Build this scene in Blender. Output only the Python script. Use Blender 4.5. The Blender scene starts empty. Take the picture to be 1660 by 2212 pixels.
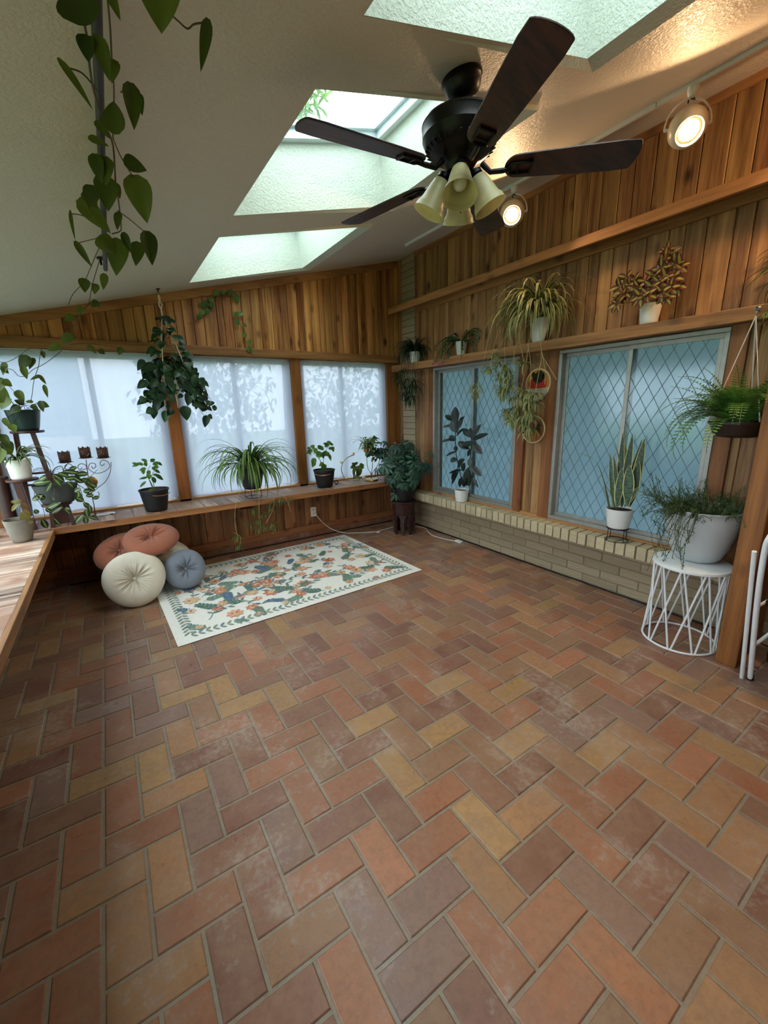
import bpy, math, random
from mathutils import Vector, Matrix, noise
R=random.Random(7)
V=Vector
PI=math.pi
scn=bpy.context.scene
COL=scn.collection
# ---------------- camera ----------------
cd=bpy.data.cameras.new('camera'); cam=bpy.data.objects.new('camera',cd); COL.objects.link(cam); scn.camera=cam
cd.sensor_fit='HORIZONTAL'; cd.sensor_width=36; cd.lens=19.3949; cd.clip_start=.02; cd.clip_end=200
cr,cu,cf=V((0.834387,-0.550633,-0.024535)),V((0.154986,0.191671,0.969145)),V((0.528941,0.812444,-0.245269))
cam.matrix_world=Matrix(((cr.x,cu.x,-cf.x,0),(cr.y,cu.y,-cf.y,0),(cr.z,cu.z,-cf.z,1.5),(0,0,0,1)))
# ---------------- light ----------------
scn.view_settings.view_transform='Standard'; scn.view_settings.look='None'; scn.view_settings.gamma=1
scn.view_settings.exposure=1.12
try: scn.view_settings.use_curve_mapping=False
except Exception: pass
SKY=3.4
w=bpy.data.worlds.new('overcast_sky'); scn.world=w; w.use_nodes=True; wn=w.node_tree
bg=wn.nodes['Background']; tc=wn.nodes.new('ShaderNodeTexCoord'); sx=wn.nodes.new('ShaderNodeSeparateXYZ'); rp=wn.nodes.new('ShaderNodeValToRGB')
wn.links.new(tc.outputs['Generated'],sx.inputs[0]); wn.links.new(sx.outputs['Z'],rp.inputs[0]); wn.links.new(rp.outputs[0],bg.inputs[0])
rp.color_ramp.elements[0].position=0.0; rp.color_ramp.elements[0].color=(.74,.80,.90,1)
rp.color_ramp.elements[1].position=.7; rp.color_ramp.elements[1].color=(.90,.95,1.0,1)
bg.inputs[1].default_value=SKY
XR,YB,XL=3.226,4.518,-0.86
YF=-2.2                    # wall behind the camera
HR,SL=3.193,0.2485         # ceiling height at the right wall and its slope
def cz(x): return HR-SL*(XR-x)
def light(name,typ,loc,energy,color,**k):
    l=bpy.data.lights.new(name,typ); l.energy=energy; l.color=color
    d=k.pop('dir',None)
    for a,b in k.items(): setattr(l,a,b)
    o=bpy.data.objects.new(name,l); COL.objects.link(o); o.location=loc
    if d is not None: o.rotation_euler=V(d).to_track_quat('-Z','Y').to_euler()
    return o
def portal(loc,sx_,sy_,d):
    o=light('daylight_portal','AREA',loc,1,(1,1,1),shape='RECTANGLE',size=sx_,size_y=sy_,dir=d)
    o.data.cycles.is_portal=True
# portals guide the sky light through the openings
portal((1.2,YB+.16,1.35),4.2,1.6,(0,-1,0))
portal((XL-.16,2.0,1.35),1.6,5.2,(1,0,0))
for yc in (3.67,2.17,.7): portal((1.33,yc,3.3),1.3,1.3,(0,0,-1))
# ---------------- materials ----------------
def lin(c): return tuple(((x/255+.055)/1.055)**2.4 if x>10 else x/255/12.92 for x in c)
class N:
    def __init__(s,name):
        s.m=bpy.data.materials.new(name); s.m.use_nodes=True; s.t=s.m.node_tree; s.b=s.t.nodes['Principled BSDF']; s.o=s.t.nodes['Material Output']
    def n(s,typ,**k):
        x=s.t.nodes.new('ShaderNode'+typ)
        for a,b in k.items():
            if a[0]=='_': x.inputs[int(a[1:])].default_value=b
            else: setattr(x,a,b)
        return x
    def l(s,a,b): s.t.links.new(a,b)
    def tex(s,kind='Object',sc=(1,1,1)):
        a=s.n('TexCoord'); b=s.n('Mapping'); b.inputs['Scale'].default_value=sc; s.l(a.outputs[kind],b.inputs[0]); return b.outputs[0]
    def mix(s,f,a,b,mode='MIX'):
        x=s.n('Mix',data_type='RGBA',blend_type=mode)
        for i,v in ((0,f),(6,a),(7,b)):
            if hasattr(v,'is_linked') or hasattr(v,'links'): s.l(v,x.inputs[i])
            else: x.inputs[i].default_value=v if i==0 else (tuple(v)+(1,) if len(v)==3 else v)
        return x.outputs[2]
    def noise(s,vec,scale,detail=3,rough=.5):
        x=s.n('TexNoise'); s.l(vec,x.inputs['Vector']); x.inputs['Scale'].default_value=scale; x.inputs['Detail'].default_value=detail; x.inputs['Roughness'].default_value=rough; return x
    def ramp(s,v,p0,p1,c0=(0,0,0,1),c1=(1,1,1,1)):
        x=s.n('ValToRGB'); e=x.color_ramp.elements; e[0].position=p0;e[1].position=p1;e[0].color=c0;e[1].color=c1; s.l(v,x.inputs[0]); return x.outputs[0]
    def math(s,op,a,b=None,c=None):
        x=s.n('Math',operation=op)
        for i,v in enumerate((a,b,c)):
            if v is None: continue
            if isinstance(v,(int,float)): x.inputs[i].default_value=v
            else: s.l(v,x.inputs[i])
        return x.outputs[0]
    def bump(s,h,st,dist=.01):
        x=s.n('Bump'); x.inputs['Strength'].default_value=st; x.inputs['Distance'].default_value=dist; s.l(h,x.inputs['Height']); s.l(x.outputs[0],s.b.inputs['Normal'])
    def set(s,**k):
        for a,b in k.items():
            a={'col':'Base Color','rough':'Roughness','metal':'Metallic','spec':'Specular IOR Level','trans':'Transmission Weight','emit':'Emission Color','es':'Emission Strength','coat':'Coat Weight','sheen':'Sheen Weight','ior':'IOR'}[a]
            i=s.b.inputs[a]
            if hasattr(b,'links'): s.l(b,i)
            elif isinstance(b,tuple) and len(b)==3: i.default_value=b+(1,)
            else: i.default_value=b
        return s
def plain(name,col,rough=.5,metal=0,var=.12,sc=20,bump=0,**k):
    m=N(name); c=lin(col); v=m.tex(); nz=m.noise(v,sc,4)
    f=m.ramp(nz.outputs[0],.3,.7)
    m.set(col=m.mix(f,tuple(x*(1-var) for x in c),tuple(min(1,x*(1+var)) for x in c)),rough=rough,metal=metal,**k)
    if bump: m.bump(nz.outputs[0],bump)
    return m.m
def wood(name,c0,c1,axis='z',rough=.55,bump=.25,knots=.35,spread=.35,weather=None):
    m=N(name); a=.9; g=18.
    sc={'x':(a,g,g),'y':(g,a,g),'z':(g,g,a)}[axis]
    at=m.n('Attribute',attribute_name='col'); tx=m.n('TexCoord')
    off=m.n('VectorMath',operation='MULTIPLY_ADD'); m.l(at.outputs['Color'],off.inputs[0]); off.inputs[1].default_value=(37,53,71); m.l(tx.outputs['Object'],off.inputs[2])
    mp=m.n('Mapping'); mp.inputs['Scale'].default_value=sc; m.l(off.outputs[0],mp.inputs[0])
    big=m.noise(mp.outputs[0],.55,3,.6); fine=m.noise(mp.outputs[0],5,5,.65)
    g2=m.math('ADD',m.math('MULTIPLY',big.outputs[0],.7),m.math('MULTIPLY',fine.outputs[0],.3))
    base=m.mix(m.ramp(g2,.38,.62),lin(c0),lin(c1))
    # per-board tone
    sp=m.n('SeparateColor'); m.l(at.outputs['Color'],sp.inputs[0])
    hv=m.n('HueSaturation'); hv.inputs['Saturation'].default_value=1.04; m.l(base,hv.inputs['Color']); m.l(m.math('MULTIPLY_ADD',sp.outputs[0],spread*2,1-spread),hv.inputs['Value']); m.l(m.math('MULTIPLY_ADD',sp.outputs[1],.012,.497),hv.inputs['Hue'])
    out=hv.outputs[0]
    if knots:
        ks=8.; k=m.n('Mapping'); k.inputs['Scale'].default_value={'x':(ks*.55,ks,ks),'y':(ks,ks*.55,ks),'z':(ks,ks,ks*.55)}[axis]; m.l(off.outputs[0],k.inputs[0])
        vo=m.n('TexVoronoi'); vo.inputs['Scale'].default_value=.8; m.l(k.outputs[0],vo.inputs['Vector'])
        ds=m.math('MULTIPLY_ADD',fine.outputs[0],.07,vo.outputs['Distance'])
        kf=m.ramp(ds,.10,.27,(1,1,1,1),(0,0,0,1)); out=m.mix(m.math('MULTIPLY',kf,min(1,knots*2.2)),out,lin((60,32,16)))
    if weather:
        wz=m.noise(tx.outputs['Object'],3,4); out=m.mix(m.ramp(wz.outputs[0],.4,.62),out,lin(weather))
    m.set(col=out,rough=rough,spec=.35); m.bump(g2,bump,.004); return m.m
def leafmat(name,c0,c1,edge=None,stripe=None,rough=.42,tr=.22,band=None,spec=.4,center=None):
    m=N(name); at=m.n('Attribute',attribute_name='col'); sp=m.n('SeparateColor'); m.l(at.outputs['Color'],sp.inputs[0])
    c=m.mix(sp.outputs[0],lin(c0),lin(c1)); uv=m.n('UVMap'); su=m.n('SeparateXYZ'); m.l(uv.outputs[0],su.inputs[0])
    d=m.math('ABSOLUTE',m.math('SUBTRACT',su.outputs[0],.5))   # 0 midrib, .5 margin
    if stripe: c=m.mix(m.ramp(d,*stripe[1:]),lin(stripe[0]),c)
    if edge: c=m.mix(m.ramp(d,edge[1],edge[1]+.05),c,lin(edge[0]))
    if center:
        nz=m.noise(uv.outputs[0],4,3); e=m.math('ADD',d,m.math('MULTIPLY_ADD',nz.outputs[0],center[2],-center[2]/2))
        c=m.mix(m.ramp(e,center[1],center[1]+.08),lin(center[0]),c)
    if band:
        nz=m.n('Mapping'); nz.inputs['Scale'].default_value=(2,26,1); m.l(uv.outputs[0],nz.inputs[0]); b=m.noise(nz.outputs[0],1,2)
        c=m.mix(m.math('MULTIPLY',m.ramp(b.outputs[0],.45,.6),m.ramp(d,.36,.4,(1,1,1,1),(0,0,0,1))),c,lin(band))
    else:
        nv=m.noise(m.tex(),40,3); c=m.mix(m.math('MULTIPLY',nv.outputs[0],.35),c,lin(c0))
    m.set(col=c,rough=rough,spec=spec)
    t=m.n('BsdfTranslucent'); m.l(c,t.inputs[0]); x=m.n('MixShader',_0=tr); m.l(m.b.outputs[0],x.inputs[1]); m.l(t.outputs[0],x.inputs[2]); m.l(x.outputs[0],m.o.inputs[0])
    return m.m
# ---------------- mesh builder ----------------
class MB:
    def __init__(s): s.v=[];s.f=[];s.c=[];s.u=[]
    def add(s,vs,fs,c=(.5,.5,.5),uv=None):
        o=len(s.v); s.v+= [tuple(x) for x in vs]; s.f+=[tuple(i+o for i in f) for f in fs]
        s.c+=list(c) if isinstance(c,list) else [c]*len(vs); s.u+=uv if uv else [(0,0)]*len(vs)
    def hexa(s,p,c=(.5,.5,.5)):   # p: 4 bottom, 4 top
        s.add(p,[(0,3,2,1),(4,5,6,7),(0,1,5,4),(1,2,6,5),(2,3,7,6),(3,0,4,7)],c)
    def box(s,a,b,c=None):
        if c is None: c=rc()
        (x0,y0,z0),(x1,y1,z1)=a,b
        s.hexa([(x0,y0,z0),(x1,y0,z0),(x1,y1,z0),(x0,y1,z0),(x0,y0,z1),(x1,y0,z1),(x1,y1,z1),(x0,y1,z1)],c)
    def tube(s,pts,r,n=8,c=(.5,.5,.5),cap=True):
        pts=[V(p) for p in pts]; N_=len(pts); rs=r if isinstance(r,list) else [r]*N_
        t=(pts[1]-pts[0]).normalized(); a=t.orthogonal().normalized(); vs=[];fs=[]
        for i,p in enumerate(pts):
            t=(pts[min(i+1,N_-1)]-pts[max(i-1,0)]); t=t.normalized() if t.length>1e-9 else V((0,0,1))
            a=(a-t*a.dot(t)); a=a.normalized() if a.length>1e-6 else t.orthogonal().normalized(); b=t.cross(a)
            for k in range(n):
                q=2*PI*k/n; vs.append(p+(a*math.cos(q)+b*math.sin(q))*rs[i])
        for i in range(N_-1):
            for k in range(n): fs.append((i*n+k,i*n+(k+1)%n,(i+1)*n+(k+1)%n,(i+1)*n+k))
        if cap: fs.append(tuple(range(n))[::-1]); fs.append(tuple((N_-1)*n+k for k in range(n)))
        s.add(vs,fs,c)
    def lathe(s,prof,n=36,o=(0,0,0),axis=(0,0,1),c=(.5,.5,.5),sx=1,sy=1,cap=True):
        q=V((0,0,1)).rotation_difference(V(axis)); o=V(o); vs=[];fs=[]
        for (r,z) in prof:
            for k in range(n):
                a=2*PI*k/n; vs.append(o+q@V((r*math.cos(a)*sx,r*math.sin(a)*sy,z)))
        m=len(prof)
        for i in range(m-1):
            for k in range(n): fs.append((i*n+k,i*n+(k+1)%n,(i+1)*n+(k+1)%n,(i+1)*n+k))
        if cap: fs.append(tuple(range(n))[::-1]); fs.append(tuple((m-1)*n+k for k in range(n)))
        s.add(vs,fs,c)
    def ring(s,o,r,tr,axis=(0,0,1),n=40,m=8,c=(.5,.5,.5)):
        q=V((0,0,1)).rotation_difference(V(axis)); o=V(o)
        P=[o+q@V((r*math.cos(2*PI*k/n),r*math.sin(2*PI*k/n),0)) for k in range(n)]; vs=[];fs=[]
        for k in range(n):
            rad=(P[k]-o).normalized(); ax=q@V((0,0,1))
            for j in range(m): a=2*PI*j/m; vs.append(P[k]+(rad*math.cos(a)+ax*math.sin(a))*tr)
        for k in range(n):
            for j in range(m): fs.append((k*m+j,((k+1)%n)*m+j,((k+1)%n)*m+(j+1)%m,k*m+(j+1)%m))
        s.add(vs,fs,c)
    def strip(s,pts,wf,side,c,fold=0.,nc=2):   # ribbon along pts, side vector per point, wf(t) half width
        n=len(pts); vs=[];uv=[];fs=[]
        for i,p in enumerate(pts):
            t=i/(n-1); w_=wf(t); tg=(pts[min(i+1,n-1)]-pts[max(i-1,0)]).normalized(); sd=side[i]; nm=tg.cross(sd)
            for k in range(nc+1):
                u=k/nc*2-1; vs.append(p+sd*(w_*u)+nm*(abs(u)*w_*fold)); uv.append((u/2+.5,t))
        m=nc+1
        for i in range(n-1):
            for k in range(nc): fs.append((i*m+k,i*m+k+1,(i+1)*m+k+1,(i+1)*m+k))
        s.add(vs,fs,c,uv)
    def leaf(s,p,d,up,L,W,kind='ellip',droop=.5,fold=-.25,n=7,c=None,nc=4,wave=0):
        p=V(p); d=V(d).normalized(); up=V(up); sd=d.cross(up)
        if sd.length<1e-4: sd=d.orthogonal()
        sd.normalize(); pts=[p.copy()]; cur=d.copy(); q=p.copy()
        if kind=='heart': pts[0]=p-d*L*.10; q=pts[0].copy()
        for i in range(n):
            ax=sd; cur=(Matrix.Rotation(-droop/n,3,ax)@cur).normalized(); q=q+cur*(L/n); pts.append(q.copy())
        if kind=='heart': f=lambda t:W*.5*(1-max(0,(t-.30)/.70)**1.6)*math.sqrt(max(0,1-(1-min(1,(t+.015)/.30))**2))*(1 if t<.98 else .1)
        elif kind=='lance': f=lambda t:W*.5*max(.02,math.sin(PI*min(1,(t*.97+.02))**.75))
        elif kind=='obov': f=lambda t:W*.5*max(.03,math.sin(PI*min(1,t*.98+.01)**1.25))
        else: f=lambda t:W*.5*max(.03,math.sin(PI*(t*.97+.015)))**.8
        s.strip(pts,f,[sd]*len(pts),c or rc(),fold,nc)
    def blade(s,p,az,el,L,W,g=1.6,n=9,c=None,fold=.35,tw=0.,nc=2,curl=1.3):   # arching strap leaf
        p=V(p); pts=[p.copy()]; h=V((math.cos(az),math.sin(az),0)); sd=V((-math.sin(az),math.cos(az),0)); q=p.copy()
        for i in range(n):
            t=(i+.5)/n; e=el-g*t**curl; q=q+(h*math.cos(e)+V((0,0,math.sin(e))))*(L/n); pts.append(q.copy())
        f=lambda t:W*.5*min(1,.55+1.5*t)*max(.03,(1-t**2.6))**.9
        s.strip(pts,f,[sd]*len(pts),c or rc(),fold,nc)
def rc(): return (R.random(),R.random(),R.random())
def tag(o,label=None,cat=None,group=None,kind=None):
    for a,b in (('label',label),('category',cat),('group',group),('kind',kind)):
        if b: o[a]=b
    return o
ORG={}
def thing(name,loc,label,cat,group=None):
    o=bpy.data.objects.new(name,None); COL.objects.link(o); o.location=loc; o.empty_display_size=.05; ORG[o]=V(loc); return tag(o,label,cat,group)
def ob(name,mb,mat,parent=None,smooth=True,bevel=0,sub=0,origin=None,solid=0,label=None):
    """one mesh object from world-space geometry; a child shares its root's origin"""
    if parent is not None: og=ORG[parent]
    elif origin is not None: og=V(origin)
    else:
        xs=[v[0] for v in mb.v];ys=[v[1] for v in mb.v];zs=[v[2] for v in mb.v]; og=V(((min(xs)+max(xs))/2,(min(ys)+max(ys))/2,min(zs)))
    me=bpy.data.meshes.new(name); me.from_pydata([(v[0]-og.x,v[1]-og.y,v[2]-og.z) for v in mb.v],[],mb.f); me.update()
    at=me.attributes.new('col','FLOAT_COLOR','POINT'); at.data.foreach_set('color',[x for c in mb.c for x in (c[0],c[1],c[2],1)])
    ul=me.uv_layers.new(name='UVMap'); li=[0]*len(me.loops); me.loops.foreach_get('vertex_index',li); ul.data.foreach_set('uv',[x for i in li for x in mb.u[i]])
    if smooth: me.polygons.foreach_set('use_smooth',[True]*len(me.polygons))
    me.materials.append(mat); o=bpy.data.objects.new(name,me); COL.objects.link(o); ORG[o]=og
    if parent is not None: o.parent=parent
    else: o.location=og
    if solid: m=o.modifiers.new('s','SOLIDIFY'); m.thickness=solid; m.offset=0
    if bevel: m=o.modifiers.new('b','BEVEL'); m.width=bevel; m.segments=2; m.limit_method='ANGLE'; m.angle_limit=.7
    if sub: m=o.modifiers.new('u','SUBSURF'); m.levels=sub; m.render_levels=sub
    if smooth and sub==0:
        try: me.set_sharp_from_angle(angle=.9)
        except Exception: pass
    if label: o['label']=label
    return o
def struct(name,mb,mat,parent=None,**k):
    o=ob(name,mb,mat,parent,**k)
    if parent is None: o['kind']='structure'
    return o
# ---------------- material library ----------------
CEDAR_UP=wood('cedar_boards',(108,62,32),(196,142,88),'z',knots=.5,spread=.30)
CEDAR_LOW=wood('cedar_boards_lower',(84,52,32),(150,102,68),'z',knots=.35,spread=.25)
CEDAR_R=wood('cedar_boards_right',(102,66,42),(176,132,90),'z',knots=.5,spread=.16)
BEAM_X=wood('cedar_beam_x',(118,78,48),(168,122,80),'x',knots=.3,spread=.15)
BEAM_Y=wood('cedar_beam_y',(122,82,52),(180,130,86),'y',knots=.3,spread=.12)
POSTW=wood('cedar_post',(104,60,32),(158,100,58),'z',knots=.25,spread=.18)
SILLX=wood('weathered_sill_x',(84,56,44),(190,164,146),'y',knots=.1,spread=.25,weather=(150,116,96))
SILLY=wood('weathered_sill_y',(52,28,20),(226,202,184),'x',knots=.1,spread=.25,weather=(150,112,90))
DARKW=plain('dark_stained_wood',(52,26,22),.45,var=.3)
def ceil_mat():
    m=N('textured_ceiling_paint'); v=m.tex(); a=m.noise(v,70,4,.6)
    m.set(col=lin((206,198,184)),rough=.42,spec=.3); m.bump(m.ramp(a.outputs[0],.42,.6),.35,.006); return m.m
CEIL=ceil_mat()
m=N('skylight_shaft_plaster'); a=m.noise(m.tex(),75,4,.6); m.set(col=lin((204,212,198)),rough=.7); m.bump(m.ramp(a.outputs[0],.42,.6),.5,.006); SHAFT=m.m
WHITE=plain('white_vinyl',(226,228,226),.4,var=.03)
ALU=plain('brushed_aluminium_frame',(150,150,144),.4,.5,var=.08)
BLACKM=plain('black_metal',(22,22,24),.45,.4)
WHITEM=plain('white_painted_metal',(226,230,232),.35,var=.03)
GOLD=plain('brass',(178,150,92),.3,.9)
BRONZE=plain('oil_rubbed_bronze',(30,27,26),.38,.7)
SOIL=plain('potting_soil',(48,36,28),.95,var=.4,sc=80,bump=.5)
def glass(name,tint=(1,1,1),gl=.08,rough=.02):
    m=N(name); t=m.n('BsdfTransparent'); t.inputs[0].default_value=tint+(1,); g=m.n('BsdfGlossy'); g.inputs['Roughness'].default_value=rough
    x=m.n('MixShader',_0=gl); m.l(t.outputs[0],x.inputs[1]); m.l(g.outputs[0],x.inputs[2]); m.l(x.outputs[0],m.o.inputs[0]); return m.m
GLASS=glass('window_glass',(.94,.97,.96))
SKYGL=glass('tinted_skylight_glass',(.91,.97,.945))
FROST=glass('diamond_lattice_glass',(.72,.84,.90),.05,.12)
def sheer(name,col,transp,tl):
    m=N(name); v=m.tex(sc=(1,1,.12)); nz=m.noise(v,14,3); c=m.mix(m.math('MULTIPLY',nz.outputs[0],.25),lin(col),tuple(x*.8 for x in lin(col)))
    d=m.n('BsdfDiffuse'); m.l(c,d.inputs[0]); t=m.n('BsdfTranslucent'); m.l(c,t.inputs[0]); p=m.n('BsdfTransparent')
    x=m.n('MixShader',_0=tl); m.l(d.outputs[0],x.inputs[1]); m.l(t.outputs[0],x.inputs[2]); y=m.n('MixShader',_0=transp); m.l(x.outputs[0],y.inputs[1]); m.l(p.outputs[0],y.inputs[2]); m.l(y.outputs[0],m.o.inputs[0]); return m.m
SHEER=sheer('sheer_white_fabric',(184,192,214),.06,.42)
DRAPE=sheer('pale_blue_lining',(138,148,155),.0,.5)
# ================= SETTING =================
# floor: herringbone terracotta pavers as real tiles over a grout bed
U=.1245; X0=.0085; Y0=.195
def mut(c,k=.26): return tuple(a*(1-k)+b*k for a,b in zip(c,(146,118,96)))
PAL=[((150,92,66),5),((126,86,72),4),((162,118,80),3),((170,106,74),1.6),((168,132,84),1.4),((118,76,66),2.5),((140,104,78),3),((128,100,94),1.3)]
pick=[c for c,w_ in PAL for _ in range(int(w_*10))]
fl=MB(); fl.box((XL-.1,YF-.1,-.06),(XR+.1,YB+.1,-.004),lin((136,130,116))); 
g=.0049
for i in range(-8,28):
    for j in range(-20,37):
        d=(j-i)%4
        if d==1: a,b,c_,e=i,j,i+1,j+2
        elif d==0: a,b,c_,e=i,j,i+2,j+1
        else: continue
        x0,x1,y0,y1=[max(XL,min(XR,X0+U*a))+g,max(XL,min(XR,X0+U*c_))-g,max(YF,min(YB,Y0+U*b))+g,max(YF,min(YB,Y0+U*e))-g]
        if x1-x0<.01 or y1-y0<.01: continue
        cc=R.choice(pick); k=R.uniform(.88,1.12); cc=tuple(x*k for x in lin(mut(cc))); h=R.uniform(-.0008,.0008); q=.004
        t=[R.uniform(-.0007,.0007) for _ in range(4)]
        vs=[(x0,y0,-.006),(x1,y0,-.006),(x1,y1,-.006),(x0,y1,-.006),(x0+.001,y0+.001,-.002),(x1-.001,y0+.001,-.002),(x1-.001,y1-.001,-.002),(x0+.001,y1-.001,-.002),
            (x0+q,y0+q,h+t[0]),(x1-q,y0+q,h+t[1]),(x1-q,y1-q,h+t[2]),(x0+q,y1-q,h+t[3])]
        fl.add(vs,[(0,1,5,4),(1,2,6,5),(2,3,7,6),(3,0,4,7),(4,5,9,8),(5,6,10,9),(6,7,11,10),(7,4,8,11),(8,9,10,11)],cc)
m=N('terracotta_floor_tiles'); at=m.n('Attribute',attribute_name='col'); v=m.tex(); n1=m.noise(v,9,4,.6); n2=m.noise(v,45,4,.7); n3=m.noise(v,2.6,5,.7)
c=m.mix(m.math('MULTIPLY',m.ramp(n1.outputs[0],.35,.7),.55),at.outputs['Color'],lin((148,120,96))); c=m.mix(m.math('MULTIPLY',m.ramp(n2.outputs[0],.42,.7),.38),c,lin((100,70,58)))
c=m.mix(m.math('MULTIPLY',m.ramp(m.math('MULTIPLY',n3.outputs[0],m.math('ADD',n2.outputs[0],.35)),.46,.62),.42),c,lin((184,172,160)))
m.set(col=c,rough=m.ramp(n1.outputs[0],.3,.7,(.27,.27,.27,1),(.48,.48,.48,1)),spec=.45); m.bump(n2.outputs[0],.15,.003); FLOORM=m.m
struct('floor',fl,FLOORM,smooth=False)
# ceiling with three skylight openings and their shafts
SX0,SX1=.80,1.87; SKY_Y=((3.10,4.235),(1.60,2.74),(.13,1.268))
ce=MB(); ys=[YF]+[y for p in SKY_Y[::-1] for y in p]+[YB+.02]
def cquad(x0,x1,y0,y1,th=.12): ce.hexa([(x0,y0,cz(x0)),(x1,y0,cz(x1)),(x1,y1,cz(x1)),(x0,y1,cz(x0)),(x0,y0,cz(x0)+th),(x1,y0,cz(x1)+th),(x1,y1,cz(x1)+th),(x0,y1,cz(x0)+th)])
cquad(XL-.2,SX0-.004,YF,YB+.2); cquad(SX1+.004,XR+.2,YF,YB+.2)
for k in range(0,len(ys),2): cquad(SX0-.004,SX1+.004,ys[k]+(.004 if k else 0),ys[k+1]-.004)
struct('ceiling',ce,CEIL,smooth=False)
TRIMW=plain('skylight_frame_paint',(214,228,232),.35,var=.03)
for k,(y0,y1) in enumerate(SKY_Y):
    sh=MB(); H=.36; i_=.055
    b=[V((SX0,y0,cz(SX0))),V((SX1,y0,cz(SX1))),V((SX1,y1,cz(SX1))),V((SX0,y1,cz(SX0)))]
    t=[V((SX0,y0,cz(SX0)+H)),V((SX1-i_,y0,cz(SX1-i_)+H)),V((SX1-i_,y1,cz(SX1-i_)+H)),V((SX0,y1,cz(SX0)+H))]
    ou=[V((-.03,-.03,0)),V((.09,-.03,0)),V((.09,.03,0)),V((-.03,.03,0))]
    for q in range(4):
        r=(q+1)%4; sh.hexa([b[q],b[r],b[r]+ou[r],b[q]+ou[q],t[q],t[r],t[r]+ou[r],t[q]+ou[q]])
    struct('trim_%d'%(k+1),sh,SHAFT,smooth=False)
    fr=MB(); e=.05
    def fq(x0,x1,ya,yb,z0,z1): fr.hexa([(x0,ya,cz(x0)+z0),(x1,ya,cz(x1)+z0),(x1,yb,cz(x1)+z0),(x0,yb,cz(x0)+z0),(x0,ya,cz(x0)+z1),(x1,ya,cz(x1)+z1),(x1,yb,cz(x1)+z1),(x0,yb,cz(x0)+z1)])
    X1=SX1-i_+.04
    for (ya,yb,xa,xb) in ((y0-.03,y0+e,SX0-.04,X1),(y1-e,y1+.03,SX0-.04,X1),(y0+e,y1-e,SX0-.04,SX0+e),(y0+e,y1-e,X1-e-.04,X1)): fq(xa,xb,ya,yb,H,H+.09)
    for (ya,yb,xa,xb) in ((y0+e,y0+e+.03,SX0+e,X1-e-.04),(y1-e-.03,y1-e,SX0+e,X1-e-.04),(y0+e,y1-e,SX0+e,SX0+e+.03),(y0+e,y1-e,X1-e-.07,X1-e-.04)): fq(xa,xb,ya,yb,H+.05,H+.075)
    f=struct('window_%d'%(k+6),fr,TRIMW,smooth=False)
    gl=MB(); z_=H+.08; gl.hexa([(SX0,y0,cz(SX0)+z_),(X1,y0,cz(X1)+z_),(X1,y1,cz(X1)+z_),(SX0,y1,cz(SX0)+z_)]+[(SX0,y0,cz(SX0)+z_+.006),(X1,y0,cz(X1)+z_+.006),(X1,y1,cz(X1)+z_+.006),(SX0,y1,cz(SX0)+z_+.006)])
    ob('pane',gl,SKYGL,f,smooth=False)
# board walls
def boards(mb,P,s0,s1,lo,hi,wr=(.075,.13),gap=.0035,th=.018):
    s=s0
    while s<s1-.004:
        w_=min(R.uniform(*wr),s1-s); a,b=s+gap/2,s+w_-gap/2; c=rc(); h=.004; dd=R.uniform(-.0015,.0015)
        q=[]
        for dep,ins in ((th,0),(h,0),(dd,h)):
            q+= [P(a+ins,dep,lo(a+ins)),P(b-ins,dep,lo(b-ins)),P(b-ins,dep,hi(b-ins)),P(a+ins,dep,hi(a+ins))]
        mb.add(q,[(0,1,5,4),(1,2,6,5),(2,3,7,6),(3,0,4,7),(4,5,9,8),(5,6,10,9),(6,7,11,10),(7,4,8,11),(8,9,10,11)],c); s+=w_
PB=lambda s,d,z:(s,YB+d,z)
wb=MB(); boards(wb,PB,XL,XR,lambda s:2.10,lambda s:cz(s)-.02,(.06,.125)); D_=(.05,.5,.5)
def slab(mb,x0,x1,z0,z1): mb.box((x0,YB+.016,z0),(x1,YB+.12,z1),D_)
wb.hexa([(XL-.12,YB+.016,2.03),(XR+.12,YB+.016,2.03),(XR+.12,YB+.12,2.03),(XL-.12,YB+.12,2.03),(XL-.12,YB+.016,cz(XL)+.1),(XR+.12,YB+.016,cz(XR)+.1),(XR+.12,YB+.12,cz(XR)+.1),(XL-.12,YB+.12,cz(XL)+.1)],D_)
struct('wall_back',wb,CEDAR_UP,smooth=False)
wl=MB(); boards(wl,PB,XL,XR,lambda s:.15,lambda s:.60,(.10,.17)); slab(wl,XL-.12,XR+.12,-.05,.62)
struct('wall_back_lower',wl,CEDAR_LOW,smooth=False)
bb=MB()
for k in range(14):
    x=XL+k*.305
    if x<XR: c=tuple(x_*R.uniform(.8,1.1) for x_ in lin((128,80,58))); bb.box((x+.002,YB-.012,0),(min(x+.303,XR),YB,.068),c)
struct('baseboard_back',bb,FLOORM,smooth=False)
b2=MB(); b2.box((XL,YB-.018,.068),(XR,YB,.152)); struct('trim_4',b2,wood('rail_wood',(110,70,44),(150,102,68),'x'),bevel=.003,smooth=False)
hd=MB(); hd.box((XL,YB-.035,2.034),(XR-.03,YB+.05,2.114)); struct('trim_5',hd,BEAM_X,bevel=.004,smooth=False)
ct=MB(); x0,x1=XL,XR-.03; ct.hexa([(x0,YB-.02,cz(x0)-.075),(x1,YB-.02,cz(x1)-.075),(x1,YB,cz(x1)-.075),(x0,YB,cz(x0)-.075),(x0,YB-.02,cz(x0)),(x1,YB-.02,cz(x1)),(x1,YB,cz(x1)),(x0,YB,cz(x0))]); struct('trim_6',ct,BEAM_X,bevel=.003,smooth=False)
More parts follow.
